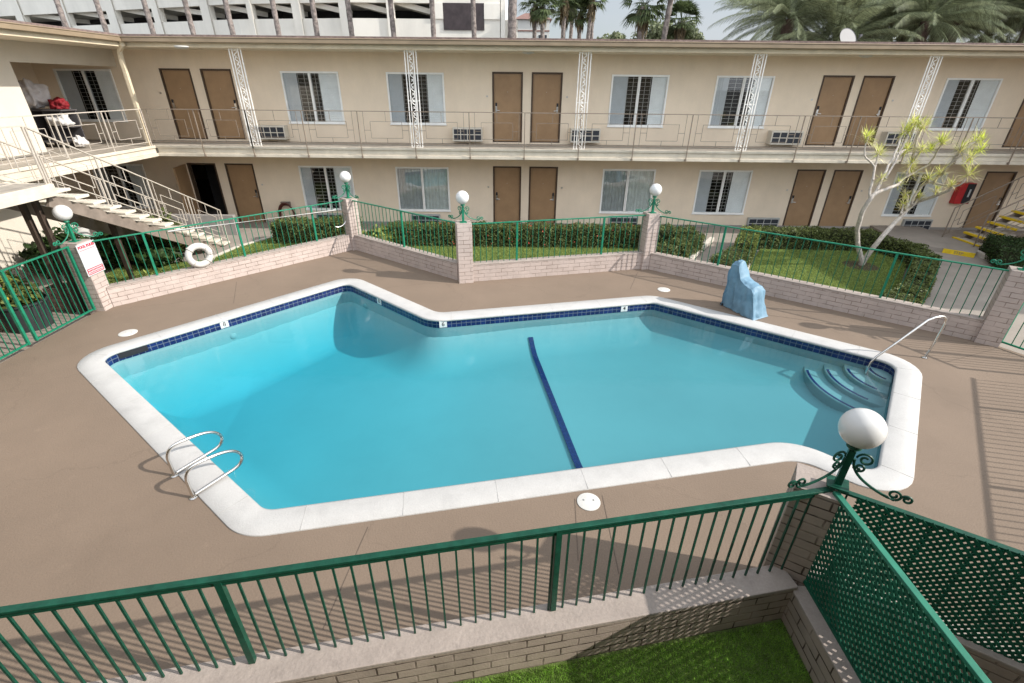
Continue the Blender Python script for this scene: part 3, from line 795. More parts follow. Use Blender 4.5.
# ------------------------------------------------------------------ pool rails and lift
n2 = Vector((.578, .816))
def grab(x, y, label):
    t = thing('grab_rail', label, 'pool ladder rail', (x, y, 0), 'stainless grab rails at the left edge of the pool')
    prof = [(0, 0), (0, .18), (.005, .30), (.05, .385), (.13, .42), (.28, .415), (.44, .385), (.55, .335), (.62, .255), (.635, .18), (.60, .11), (.52, .075), (.36, .06), (.18, .045), (.03, .03)]
    P3_ = []
    # smooth with catmull-rom
    pp = [prof[0]]+prof+[prof[-1]]
    for i in range(1, len(pp)-2):
        for k in range(4):
            s = k/4; a, b, c_, d_ = [np.array(q) for q in pp[i-1:i+3]]
            P3_.append(.5*((2*b)+(-a+c_)*s+(2*a-5*b+4*c_-d_)*s*s+(-a+3*b-3*c_+d_)*s**3))
    P3_.append(np.array(prof[-1]))
    part(MB().tube([(x+n2.x*q[0], y+n2.y*q[0], q[1]+.003) for q in P3_], .020, 12), 'tube', M['chrome'], t)
    part(MB().lathe([(.045, .002), (.045, .012), (.024, .02), (.021, .03)], (x, y, 0), 16), 'flange', M['chrome'], t)
grab(-4.25, 4.51, 'stainless loop of the pool ladder, the one farther from the viewer'); grab(-3.80, 4.15, 'stainless loop of the pool ladder, the one nearer to the viewer')
t = thing('handrail', 'stainless steel handrail over the pool steps', 'handrail', (7.68, 7.73, 0))
pts = [(7.68, 7.73, 0), (7.73, 7.74, .35), (7.76, 7.75, .68), (7.74, 7.745, .80), (7.66, 7.73, .855), (7.5, 7.70, .85), (7.36, 7.675, .80), (6.9, 7.60, .36), (6.62, 7.56, .10), (6.56, 7.55, -.02), (6.55, 7.55, -.25)]
part(MB().tube(pts, .021, 12), 'tube', M['chrome'], t)
part(MB().lathe([(.05, .002), (.05, .012), (.026, .02), (.022, .03)], (7.68, 7.73, 0), 16), 'flange', M['chrome'], t)

# pool lift under a blue cover
t = thing('pool_lift', 'pool lift hidden under a blue vinyl cover on the deck', 'covered pool lift', (5.15, 9.72, 0))
ax = Vector((.48, -.877, 0)); sd = Vector((.877, .48, 0)); C0 = Vector((5.14, 9.74, 0))
S = [(-.45, .03, .165), (-.46, .50, .16), (-.465, .88, .15), (-.45, 1.04, .125), (-.38, 1.085, .12), (-.28, 1.06, .13), (-.22, .93, .145), (-.14, .78, .16), (-.03, .715, .175), (.08, .68, .185), (.19, .66, .19), (.26, .58, .19), (.31, .40, .195), (.37, .20, .20), (.43, .03, .205)]
def lerp_s(t):
    k = min(int(t), len(S)-2); f = t-k; return tuple(S[k][q]*(1-f)+S[k+1][q]*f for q in range(3))
mb = MB(); K = 49; NR = 64
rings = []
for i in range(NR):
    s_, h, w_ = lerp_s(i/(NR-1)*(len(S)-1))
    for k in range(K):
        u = k/(K-1)*2-1; au = abs(u)
        if au > .5: zf = (1-au)/.5; x = w_*(1.0+.12*(1-zf)); z = h*.94*zf
        else: x = w_*(au/.5)**.9; z = h*(1-.06*(au/.5)**2.2)
        x = math.copysign(x, u); low = min(1, max(0, 1-z/max(h, .1)))
        q = Vector((s_*3.2, x*3.2, z*1.5))
        r1 = 1-abs(mnoise.noise(q*1.3+Vector((3, 1, 7)))*2); r2 = 1-abs(mnoise.noise(q*2.9+Vector((9, 4, 2)))*2)
        dsp = .045*(r1-.6)+.02*(r2-.6)+.02*low*math.sin(26*s_+14*x)
        out_ = Vector((s_*.35, x, max(0, z-.5)*.35)); out_ = out_.normalized() if out_.length > .01 else Vector((0, 0, 1))
        p = C0+ax*(s_+out_.x*dsp)+sd*(x+out_.y*dsp)+Vector((0, 0, max(.012, z+out_.z*dsp)))
        mb.v.append(tuple(p))
for i in range(NR-1):
    for k in range(K-1):
        a0 = i*K+k; mb.face([a0, a0+K, a0+K+1, a0+1], [(0, 0)]*4, True)
mb.face(list(range(K)), [(0, 0)]*K, True); mb.face([(NR-1)*K+k for k in range(K)][::-1], [(0, 0)]*K, True)
cv = part(mb, 'cover', M['blue_cover'], t, sharp=30)
part(MB().obox((4.88, 10.06, .03), (.14, .22, .05), .9).obox((4.86, 10.02, .08), (.05, .05, .10), .9), 'base', M['ink'], t, bevel=.01)

# ------------------------------------------------------------------ motel building
WY = 17.4
motel = thing('motel_building', 'two storey cream motel with brown doors and an upper gallery', 'building', (2, 20, -.14))
UPZ, LOZ = 2.70, -.14
winX = [(-14.67, -12.84), (-7.46, -5.62), (-4.10, -2.26), (3.09, 4.92), (6.43, 8.27), (13.73, 15.5)]
doorX = [(-11.30, -10.32), (-10.0, -9.02), (-.72, .26), (.54, 1.53), (9.80, 10.80), (11.08, 12.08)]
openU = [(x0, x1, 3.22, 4.73) for x0, x1 in winX]+[(x0, x1, UPZ, 4.77) for x0, x1 in doorX+[(16.45, 17.42)]]
openL = [(x0, x1, .38, 1.88) for x0, x1 in winX[:5]+[(13.25, 15.02)]]+[(x0, x1, LOZ, 1.93) for x0, x1 in doorX+[(16.35, 17.40)]]
def wall_open(mb, x0, x1, z0, z1, ops, y0, y1):
    ops = sorted(ops); x = x0
    for (a, b, c, d) in ops:
        if a > x: mb.box(x, a, y0, y1, z0, z1)
        if c > z0+.001: mb.box(a, b, y0, y1, z0, c)
        if d < z1-.001: mb.box(a, b, y0, y1, d, z1)
        x = b
    if x < x1: mb.box(x, x1, y0, y1, z0, z1)
XL, XR = -15.3, 26.0
wb = MB(); wall_open(wb, XL, XR, UPZ-.05, 5.32, openU, WY, WY+.2)
part(wb, 'wall', M['stucco'], motel)
wb = MB(); wall_open(wb, XL, XR, -.2, 2.34, openL, WY, WY+.2)
part(wb, 'wall', M['stucco'], motel)
part(MB().box(XL-4, XR, 26, 26.2, -.2, 5.3).box(XL-4, XL, 13.75, 13.95, -.2, 5.3).box(XL-.2, XL, 13.95, 17.6, -.2, 5.3).box(XR-.2, XR, 17.6, 26, -.2, 5.3)
     .box(XL-4, XL-3.8, 13.95, 26, -.2, 5.3), 'wall', M['stucco'], motel)
# left wing: wall facing the courtyard, header over the recess
part(MB().box(-12.75, -12.6, -2, 13.74, 2.66, 5.28).box(-12.75, -12.6, 13.74, WY, 4.80, 5.28), 'wall', M['white_wall'], motel)
part(MB().box(-12.75, -12.6, -2, 7.2, -.2, 2.34).box(-12.75, -12.6, 7.2, 8.9, 1.93, 2.34).box(-12.75, -12.6, 8.9, 9.8, -.2, 2.34).box(-12.75, -12.6, 9.8, 10.75, 1.93, 2.34).box(-12.75, -12.6, 10.75, 13.74, -.2, 2.34), 'wall', M['white_wall'], motel)
part(MB().box(XL-4, -12.75, 13.5, 13.70, 2.66, 5.28).box(XL-4, -12.75, 13.5, 13.70, -.2, 2.34), 'wall', M['stucco'], motel)
def dk(mb): return part(mb, 'dark_opening', M['dark'], motel)
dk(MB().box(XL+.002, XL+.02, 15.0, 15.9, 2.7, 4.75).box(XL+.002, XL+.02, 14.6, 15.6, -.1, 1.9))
# slabs
LX = -11.1
sb = MB()
sb.box(-15.3, LX-.06, -2, WY, 2.40, 2.645).box(LX-.06, XR, 15.92, WY, 2.40, 2.645)
part(sb, 'gallery_slab', M['floor_up'], motel)
lp = MB()
lp.box(LX-.06, 26, 15.85, 15.918, 2.585, 2.66).box(LX+.0, 26, 15.84, 15.918, 2.345, 2.435).box(LX+.02, 26, 15.885, 15.918, 2.437, 2.583)
lp.box(LX-.058, LX+.01, -2, 15.848, 2.585, 2.66).box(LX-.058, LX+.02, -2, 15.838, 2.345, 2.435).box(LX-.058, LX-.025, -2, 15.848, 2.437, 2.583)
part(lp, 'slab_edge', M['slab'], motel, bevel=.008)
part(MB().box(LX, XR, 15.92, WY-.002, 2.36, 2.398).box(-12.6, LX-.06, -2, WY-.002, 2.36, 2.398), 'soffit', M['soffit'], motel)
# roof
ro = MB(); ro.box(-24, 28, 15.72, 27, 5.50, 5.56).box(-24, LX+.05, -9.2, 15.718, 5.50, 5.56).box(16.75, 28, 8.6, 15.718, 5.50, 5.56)
part(ro, 'roof', M['shingle'], motel)
gu = MB()
def gutter(a, b):
    gu.tube([a, b], .01, 4)
for (x0, x1, y0, y1) in [(LX+.14, 16.65, 15.62, 15.76), (LX+.0, LX+.14, -2, 15.76), (16.65, 16.79, 8.5, 15.76)]:
    gu.box(x0, x1, y0, y1, 5.37, 5.475)
    gu.box(x0-.012, x1+.012, y0-.012, y1+.0, 5.476, 5.505)
part(gu, 'gutter', M['gutter'], motel, bevel=.02)
be = MB(); be.box(LX-.12, 16.9, 15.84, 16.06, 5.255, 5.40).box(LX-.12, LX-.0, -2, 15.838, 5.255, 5.40).box(16.9, 17.0, 8.6, 15.838, 5.255, 5.40)
part(be, 'beam', M['trim'], motel, bevel=.01)
part(MB().box(LX-.12, 26, 16.06, WY-.002, 5.275, 5.30).box(-12.598, LX-.12, -2, WY-.002, 5.275, 5.30).box(16.9, 26, 8.6, 16.06, 5.275, 5.30).box(XL, -12.75, 13.70, WY-.002, 5.1, 5.13), 'soffit', M['soffit'], motel)
part(MB().box(17.9, 18.1, 8.7, 15.9, 2.66, 5.27).box(17.9, 18.1, 8.7, 15.9, -.2, 2.4).box(16.8, 17.9, 8.7, 15.9, 2.4, 2.64), 'wall', M['stucco'], motel)
# the wing the photographer stands on (behind the camera)
part(MB().box(-12.55, 12, -1.7, -1.5, -.2, 2.38).box(-12.55, 12, -1.7, -1.5, 2.66, 5.45).box(-12.55, 12, -9, -8.8, -.2, 5.45), 'wall', M['stucco'], motel)
part(MB().box(-11.0, 12, -1.498, -.12, 2.40, 2.645), 'gallery_slab', M['floor_up'], motel)
part(MB().box(-11.0, 12.3, -9.2, .05, 5.50, 5.56), 'roof', M['shingle'], motel)
part(MB().box(-11.0, 12.3, -1.498, .0, 5.40, 5.497), 'soffit', M['soffit'], motel)
# downpipe at the inner corner
part(MB().tube([(-11.0, 15.66, 5.40), (-11.03, 15.72, 5.30), (-11.22, 15.80, 5.16), (-11.25, 15.80, 5.0), (-11.25, 15.80, 2.30)], .065, 4), 'downpipe', M['trim'], motel)
# ceiling lights
for x, y in [(-9.25, 15.5), (.39, 16.3), (10.25, 16.3)]:
    part(MB().lathe([(.18, 5.275), (.18, 5.25), (.15, 5.225), (.06, 5.205), (.001, 5.20)], (x, y, 0), 20), 'ceiling_light', M['plastic_white'], motel)

# windows
def window(x0, x1, z0, z1, plain=False, thick=.055):
    w = x1-x0; y = WY; f = MB(); t_ = thick
    f.box(x0, x1, y-.028, y+.05, z1-t_, z1).box(x0, x1, y-.028, y+.05, z0, z0+t_).box(x0, x0+t_, y-.028, y+.05, z0+t_, z1-t_).box(x1-t_, x1, y-.028, y+.05, z0+t_, z1-t_)
    xm = x0+w*.5
    f.box(xm-.022, xm+.022, y-.015, y+.05, z0+t_, z1-t_).box(xm-.06, xm-.024, y+.002, y+.05, z0+t_, z1-t_)
    f.box(x0-.02, x1+.02, y-.045, y-.0285, z0-.022, z0+.02)
    fr = part(f, 'window_frame', M['white_frame'], motel, bevel=.004)
    part(MB().box(x0+t_, xm-.06, y+.018, y+.024, z0+t_, z1-t_), 'pane', M['glass_bright'] if plain else M['glass'], fr)
    part(MB().box(xm+.022, x1-t_, y+.018, y+.024, z0+t_, z1-t_), 'pane', M['glass_bright'] if plain else M['glass'], fr)
    zA, zB = z0+.01, z1-.01
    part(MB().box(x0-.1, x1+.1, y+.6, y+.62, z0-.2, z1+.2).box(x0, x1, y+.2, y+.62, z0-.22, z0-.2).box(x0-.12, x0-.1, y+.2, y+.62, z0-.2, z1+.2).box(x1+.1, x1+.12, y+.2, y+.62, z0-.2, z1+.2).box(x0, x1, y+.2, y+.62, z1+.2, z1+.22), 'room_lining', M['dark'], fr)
    if plain:
        for (a, b, m_) in ((x0, xm, 'curtain_grey'), (xm, x1, 'curtain')):
            n = 26; V = []; 
            for k in range(n+1):
                xx = a+(b-a)*k/n; yy = y+.06+.018*math.sin(k*1.9)
                V += [(xx, yy, zA), (xx, yy, zB)]
            part(MB().raw(V, [(2*k, 2*k+2, 2*k+3, 2*k+1) for k in range(n)], True), 'curtain', M[m_], fr)
        return fr
    v1, v2 = random.uniform(-.04, .04), random.uniform(-.04, .05)
    cuts = [x0, x0+w*(.25+v1), xm, x0+w*(.68+v2), x1]
    for i, kind in enumerate(('screen', 'open', 'open', 'shut')):
        a, b = cuts[i]+.004, cuts[i+1]-.004; s = MB()
        if kind == 'screen':
            s.box(a, b, y+.035, y+.045, zA, zB); part(s, 'blind', M['screen'], fr)
        elif kind == 'shut':
            n = 22
            for k in range(n):
                zz = zA+(zB-zA)*(k+.5)/n
                s.obox(((a+b)/2, y+.045, zz), (b-a, .012, (zB-zA)/n*1.02), m=Matrix.Rotation(R(-14), 3, 'X'))
            part(s, 'shutter', M['shutter'], fr)
        else:
            n = 13
            for k in range(n+1):
                zz = zA+(zB-zA)*(k+.2)/n
                s.box(a, b, y+.09, y+.14, zz, zz+.009)
            for xx in (a, (a+b)/2-.01, b-.03): s.box(xx, xx+.015, y+.085, y+.088, zA, zB)
            part(s, 'louvre', M['louvre'], fr)
    return fr
for x0, x1 in winX: window(x0, x1, 3.22, 4.73)
for k, (x0, x1) in enumerate(winX[:5]+[(13.25, 15.02)]): window(x0, x1, .38, 1.88, plain=k in (2, 3))
# doors
def door(x0, x1, z0, z1, hside, open_=False):
    f = MB(); y = WY; t_ = .05
    f.box(x0, x0+t_, y-.012, y+.12, z0, z1-t_).box(x1-t_, x1, y-.012, y+.12, z0, z1-t_).box(x0, x1, y-.012, y+.12, z1-t_, z1).box(x0, x1, y-.0, y+.12, z0, z0+.03)
    if open_:
        d = part(MB().obox((x0-.02, y-.40, (z0+z1)/2-.01), (.045, .82, z1-z0-.07), R(8)), 'door', M['door'], motel)
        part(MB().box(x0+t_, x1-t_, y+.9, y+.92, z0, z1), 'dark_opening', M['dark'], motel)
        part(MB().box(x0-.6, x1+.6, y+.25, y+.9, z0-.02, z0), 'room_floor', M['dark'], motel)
    else:
        d = part(MB().box(x0+t_+.003, x1-t_-.003, y+.035, y+.08, z0+.033, z1-t_-.003), 'door', M['door'], motel)
        hx = x0+t_+.075 if hside < 0 else x1-t_-.075
        h = MB().box(hx-.03, hx+.03, y+.018, y+.036, z0+.92, z0+1.14)
        h.tube([(hx, y+.02, z0+.97), (hx, y-.03, z0+.97), (hx-hside*.11, y-.035, z0+.965)], .012, 8)
        part(h, 'handle', M['lock'], d); part(MB().box(hx-.028, hx+.028, y+.012, y+.0365, z0+1.09, z0+1.19), 'card_reader', M['ink'], d)
        part(MB().lathe([(.012, 0), (.012, .008), (.001, .008)], ((x0+x1)/2, y+.03, z0+1.5), 8), 'peephole', M['lock'], d)
    part(f, 'frame', M['door_frame'], d)
    if not open_:
        sxp = x0-.17 if hside < 0 else x1+.17
        part(MB().box(sxp-.025, sxp+.025, y-.012, y-.001, z0+1.35, z0+1.40), 'room_plate', M['lock'], motel)
hs = [-1, 1, -1, 1, -1, 1]
for (x0, x1), h in zip(doorX, hs): door(x0, x1, UPZ, 4.77, h)
door(16.45, 17.42, UPZ, 4.77, 1)
for k, ((x0, x1), h) in enumerate(zip(doorX, [0, 1, -1, 1, -1, 1])): door(x0, x1, LOZ, 1.93, h, open_=(k == 0))
door(16.35, 17.40, LOZ, 1.93, 1)
# wing doors (lower)
for (y0, y1) in ((7.2, 8.9), (9.8, 10.75)):
    part(MB().box(-12.72, -12.68, y0+.06, y1-.06, -.12, 1.87), 'door', mat('tan_door', (.42, .24, .085), .5, .1, 3), motel)
    part(MB().box(-12.74, -12.585, y0, y0+.06, -.12, 1.93).box(-12.74, -12.585, y1-.06, y1, -.12, 1.93).box(-12.74, -12.585, y0+.06, y1-.06, 1.87, 1.93), 'frame', M['door_frame'], motel)
# air conditioners
def ac(x0, x1, z0, z1, low=False):
    y = WY; d = .30 if not low else .10; m_ = M['ac_low'] if low else M['ac']
    b = MB(); b.box(x0, x1, y-d, y+.02, z0, z1)
    o = part(b, 'air_conditioner', m_, motel, bevel=.008)
    w = x1-x0; h = z1-z0; g_ = MB()
    g_.box(x0+.045, x1-.045, y-d-.004, y-d+.01, z0+.05, z1-.05); gr = part(g_, 'grille', M['ac_dark'], o)
    s = MB(); n = 4
    for k in range(1, n):
        xx = x0+.045+(w-.09)*k/n; s.box(xx-.012, xx+.012, y-d-.016, y-d-.005, z0+.05, z1-.05)
    s.box(x0+.045, x1-.045, y-d-.014, y-d-.0055, z0+h*.5-.012, z0+h*.5+.012)
    part(s, 'grille_bar', m_, o)
for x0, x1 in [(-8.5, -7.55), (-2.03, -1.05), (1.86, 2.84), (8.47, 9.50), (12.25, 13.2)]: ac(x0, x1, 2.74, 3.16)
for x0, x1 in [(-7.13, -6.15), (-3.70, -2.64), (3.45, 4.5), (8.48, 9.6), (14.1, 15.12)]: ac(x0, x1, -.13, .27, True)
# grey base band on the right and at the walkway
part(MB().box(-9.0, 26, WY-.012, WY-.001, -.12, -.02), 'base_band', M['grey_wall'], motel)
# ornamental lattice posts
def lattice_post(x):
    mb = MB(); y = 15.97; z0, z1 = 2.66, 5.258
    for dx in (-.165, -.085, .085, .165): mb.box(x+dx-.013, x+dx+.013, y-.013, y+.013, z0, z1)
    for z in (z0+.01, z1-.02, (z0+z1)/2): mb.box(x-.154, x+.154, y-.009, y+.009, z-.008, z+.008)
    n = 14; h = (z1-z0-.06)/n
    for k in range(n):
        zc = z0+.03+h*(k+.5); sg = 1 if k % 2 else -1
        pts = []
        for j in range(15):
            t_ = j/14*2-1
            a = t_*PI*1.35
            rr = .036*(1-.25*abs(t_))
            cz = zc+(h*.25 if t_ > 0 else -h*.25); sx_ = sg*(1 if t_ > 0 else -1)
            pts.append((x+sx_*rr*math.sin(abs(a)+.0)*1.25, y, cz+rr*1.1*(-math.cos(abs(a)))*(1 if t_ > 0 else -1)))
        mb.tube(pts, .0125, 5)
        
    part(mb, 'lattice_post', M['iron_white'], motel)
for k in range(5): lattice_post(-8.03+5.025*k)
# gallery railing bays
def bay(A, B, z0, m_, hooks=True, zA=None, post_end=False, sl=0.0):
    """A,B plan points; z0 floor height at A, sl = height change from A to B"""
    A, B = Vector(A), Vector(B); L = (B-A).length
    def pt(s, h): q = A.lerp(B, s/L); return Vector((q.x, q.y, z0+sl*s/L+h))
    mb = MB(); H = 1.02
    mb.beam(pt(0, H), pt(L, H), .04, .022); mb.beam(pt(0, .12), pt(L, .12), .02, .016)
    a, b = L*.215, L*.785; r0, r1 = .28, .74
    th = .012
    for (p, q) in (((a, r0), (b, r0)), ((a, r1), (b, r1)), ((a, r0), (a, r1)), ((b, r0), (b, r1))): mb.beam(pt(*p), pt(*q), th, th)
    for s in (L*.10, L*.90): mb.beam(pt(s, .12), pt(s, H), th, th)
    mb.beam(pt(L*.10, .5), pt(a, .5), th, th); mb.beam(pt(b, .5), pt(L*.90, .5), th, th)
    mb.beam(pt(L*.5, r1), pt(L*.5, H), th, th); mb.beam(pt(L*.5, .12), pt(L*.5, r0), th, th)
    return mb, pt
def railing(A, B, n, z0, m_, parent, sl=0.0, hooks=True):
    A, B = Vector(A), Vector(B)
    for k in range(n):
        a = A.lerp(B, k/n); b = A.lerp(B, (k+1)/n); zz = z0+sl*k/n
        mb, pt = bay(a, b, zz, m_, sl=sl/n); o = part(mb, 'railing_bay', m_, parent)
        L = (b-a).length
        p = MB(); p.beam(pt(0, -.30 if hooks else -.05), pt(0, 1.01), .026, .026)
        if hooks: p.beam(pt(0, -.27)+Vector((0, -.0, 0)), pt(0, -.27)+Vector((0, .06, .02)), .05, .05)
        part(p, 'railing_post', m_, o)
        if k == n-1: part(MB().beam(pt(L, -.05), pt(L, 1.01), .026, .026), 'railing_post', m_, o)
X0 = -8.06
railing((X0-1.675*1.85, 15.80), (X0, 15.80), 2, 2.655, M['rail'], motel)
railing((X0, 15.80), (X0+1.675*15, 15.80), 15, 2.655, M['rail'], motel)
railing((LX-.02, 9.55), (LX-.02, 15.72), 4, 2.655, M['rail_l'], motel, hooks=False)

# satellite dish
t = thing('satellite_dish', 'grey satellite dish standing on the motel roof edge', 'satellite dish', (10.3, 17.6, 5.56))
mb = MB(); mb.lathe([(.001, 0), (.12, .012), (.22, .045), (.30, .09), (.31, .095), (.30, .085)], n=24)
q = Vector((.25, -1, .55)).to_track_quat('Z', 'Y').to_matrix(); mb.v = [tuple(q @ Vector(v)+Vector((10.28, 17.6, 5.74))) for v in mb.v]
part(mb, 'reflector', M['dish'], t); part(MB().tube([(10.28, 17.62, 5.56), (10.28, 17.66, 5.75)], .025, 8), 'mast', M['dish'], t)
part(MB().tube([(10.28, 17.55, 5.60), (10.40, 17.2, 5.68), (10.42, 17.12, 5.80)], .014, 6).obox((10.42, 17.12, 5.82), (.06, .08, .06)), 'arm', M['dish'], t)

# fire extinguisher cabinet and hose
t = thing('extinguisher_cabinet', 'red fire extinguisher cabinet on the wall beside the brown corner door', 'fire extinguisher cabinet', (15.74, 17.3, .86))
part(MB().box(15.48, 16.02, 17.2, 17.395, .86, 1.56), 'case', M['red'], t, bevel=.01); part(MB().box(15.72, 16.0, 17.19, 17.1995, .88, 1.54), 'window', M['ink'], t)
part(MB().box(15.84, 15.90, 17.186, 17.1895, 1.10, 1.36), 'notice', M['sign_white'], t)
t = thing('garden_hose', 'coiled dark red hose hanging on the wall left of the low window', 'hose', (-8.15, 17.3, .3))
mb = MB()
for k in range(6):
    rx = .25+.02*random.random(); rz_ = .40+.03*random.random(); yy = 17.28+.02*k-.06
    mb.tube([(-8.14+.02*math.sin(k*2)+rx*math.cos(a), yy, .24+rz_*math.sin(a)-.02*k) for a in np.linspace(0, 2*PI, 28, endpoint=False)], .016, 6, closed=True)
mb.tube([(-8.0, 17.2, -.1), (-7.85, 17.15, -.12), (-7.6, 17.1, .02), (-7.52, 17.2, .15)], .014, 6)
part(mb, 'coil', M['hose'], t); part(MB().box(-8.3, -7.98, 17.3, 17.395, .52, .66), 'bracket', M['stringer'], t)

# ------------------------------------------------------------------ staircases
st = thing('staircase', 'open staircase with pale treads going down to the left lawn', 'staircase', (-9.6, 12, 0))
N_ = 14; SX0, SX1 = -10.2, -8.95
part(MB().box(LX+.015, SX1, 5.6, 9.50, 2.60, 2.64), 'landing', M['floor_up'], st)
part(MB().box(SX1, SX1+.05, 5.55, 9.55, 2.42, 2.643).box(LX+.03, SX1-.001, 9.502, 9.55, 2.42, 2.643).box(LX+.03, SX1-.002, 5.6, 9.50, 2.42, 2.598), 'landing_edge', M['slab'], st, bevel=.006)
tr = part(MB().box(SX0, SX1+.02, 9.56, 9.91, 2.445, 2.50), 'tread', M['tread'], st, bevel=.01)
copies(tr, [(0, .372*k, -.193*k) for k in range(1, N_)])
for x in (SX0+.12, SX1-.16):
    part(MB().beam((x, 9.5, 2.33), (x, 14.6, -.32), .06, .24), 'stringer', M['stringer'], st)
railing((SX1-.04, 9.55), (SX1-.04, 14.75), 4, 2.62, M['rail_l'], st, sl=-2.70, hooks=False)
railing((SX0+.04, 9.55), (SX0+.04, 14.75), 4, 2.62, M['rail_l'], st, sl=-2.70, hooks=False)
railing((SX1-.03, 5.7), (SX1-.03, 9.48), 2, 2.64, M['rail_l'], st, hooks=False)
for (x, y, z) in [(-9.66, 9.50, 2.42), (-9.38, 9.50, 2.42), (-9.55, 11.28, 1.45)]:
    part(MB().box(x-.045, x+.045, y-.045, y+.045, -.1, z), 'support_post', M['wood_dark'], st)
sr = thing('staircase', 'staircase with yellow painted step edges at the right', 'staircase', (16, 15.4, 0))
tr = part(MB().box(14.78, 15.14, 14.86, 15.88, .0, .05), 'tread', M['tread_r'], sr)
part(MB().box(14.745, 14.778, 14.85, 15.89, -.005, .052).box(14.778, 14.83, 14.85, 15.89, .0505, .054), 'nosing', M['yellow'], tr)
copies(tr, [(.31*k, 0, .18*k) for k in range(1, 14)])
for y in (14.92, 15.78): part(MB().beam((14.75, y, -.16), (19.0, y, 2.30), .05, .20), 'stringer', M['stringer'], sr)
railing((14.45, 15.92), (18.9, 15.92), 3, -.02, M['rail'], sr, sl=2.58, hooks=False)
railing((14.55, 14.80), (18.9, 14.80), 3, .02, M['rail'], sr, sl=2.53, hooks=False)

# ------------------------------------------------------------------ courtyard grounds: lawns, kerbs, paths
def lawn(poly, z0=-.14, z1=-.03):
    a = sum(poly[i][0]*poly[(i+1) % len(poly)][1]-poly[(i+1) % len(poly)][0]*poly[i][1] for i in range(len(poly)))
    if a < 0: poly = poly[::-1]
    struct(MB().prism(poly, z0, z1), 'lawn', M['turf'])
def blades(poly, n, z, h, w, m_, name='grass'):
    poly = [tuple(p) for p in poly]; xs_ = [p[0] for p in poly]; ys_ = [p[1] for p in poly]
    Q = rng.uniform((min(xs_), min(ys_)), (max(xs_), max(ys_)), (int(n*2.2), 2)); Q = Q[dist_poly(Q, poly) > .02][:n]; k = len(Q)
    a = rng.uniform(0, 2*PI, k); hh = h*rng.uniform(.5, 1.2, k); ln = hh*rng.uniform(.2, .9, k); b = rng.uniform(0, 2*PI, k)
    c = np.column_stack([Q, np.full(k, z)]); e = np.column_stack([np.cos(a), np.sin(a), np.zeros(k)])*w
    tip = c+np.column_stack([np.cos(b)*ln, np.sin(b)*ln, hh])
    V = np.stack([c-e, c+e, tip], 1).reshape(-1, 3); F = np.arange(3*k).reshape(-1, 3)
    o = npmesh(name, V, F, m_); o['kind'] = 'stuff'; return o
wi = .12
def inner(P, Q, off):            # the outer (courtyard) side of a wall line
    P, Q = Vector(P), Vector(Q); d_ = (Q-P).normalized(); n = Vector((-d_.y, d_.x)); return tuple(P+n*off), tuple(Q+n*off)
a1, b1 = inner(P1, P2, .08); a2, b2 = inner(P2, P3, .08); a3, b3 = inner(P3, P4, .08); a4, b4 = inner(P4, P5, .08)
lawnL = [a1, b1, (-5.2, 15.1), (-7.7, 15.35), (-8.35, 14.2), (-8.6, 12.95), (-10.6, 12.4), (-10.6, 10.4), (-9.3, 9.75)]
lawnC = [b1, a2, b2, a3, b3, (4.5, 14.6), (-5.0, 14.6)]
lawnR = [(6.35, 12.35), (7.6, 14.6), (11.3, 14.4), (11.5, 13.2), (10.2, 11.6), (9.0, 10.3), (7.75, 9.78)]
lawnR = [(5.65, 11.35), (6.5, 12.6), (7.7, 14.55), (11.2, 14.4), (11.4, 13.3), (10.0, 11.6), (8.9, 10.2), (8.2, 9.45)]
lawnN = [(2.63, 2.78), (2.63, -1.0), (-5.5, -1.0), (-5.5, 1.2)]
for p_ in (lawnL, lawnC, lawnR): lawn(p_)
lawn(lawnN, -.14, -.01)
blades(lawnL, 26000, -.03, .045, .006, M['grass']); blades(lawnC, 30000, -.03, .05, .006, M['grass']); blades(lawnR, 30000, -.03, .045, .006, M['grass'])
blades([(2.62, 2.75), (2.62, 1.2), (-1.6, 1.2), (-1.6, 1.95)], 90000, -.012, .035, .0028, M['grass_near'])
kb = MB()
def kerb(a, b, w=.12, z=.0): kb.beam((*a, z-.06), (*b, z-.06), w, .12)
kerb((-5.3, 15.2), (-7.75, 15.42), z=-.0); kerb((-7.78, 15.4), (-8.38, 14.25)); kerb((-8.4, 14.2), (-8.62, 12.98))
kerb((5.1, 13.35), (6.55, 15.5), .14, .06); kerb((5.86, 11.4), (7.55, 14.75), .10, .0)
kerb((14.1, 13.0), (14.45, 14.7), .14, .02); kerb((12.9, 14.75), (14.7, 15.8), .12, .02)
struct(kb, 'kerb', M['kerb'])
# raised path at the right with its painted step
struct(MB().prism([(13.46, 14.60), (14.02, 14.10), (14.7, 14.75), (14.7, 17.39), (13.0, 17.39), (12.6, 15.2)], -.13, .03), 'path', M['path'])
t = thing('painted_step', 'yellow painted edge of the step at the foot of the right staircase', 'step edge', (13.74, 14.34, 0))
rs = math.atan2(14.10-14.60, 14.02-13.46)
part(MB().obox((13.735, 14.342, -.035), (.76, .03, .14), rs), 'riser', M['yellow'], t)
nn_ = Vector((math.sin(rs), -math.cos(rs), 0))
text_mesh('STEP', .11, M['stringer'], 'lettering', t, Vector((13.735, 14.342, -.035))+nn_*.017, Matrix.Rotation(rs, 3, 'Z') @ Matrix.Rotation(PI/2, 3, 'X'))

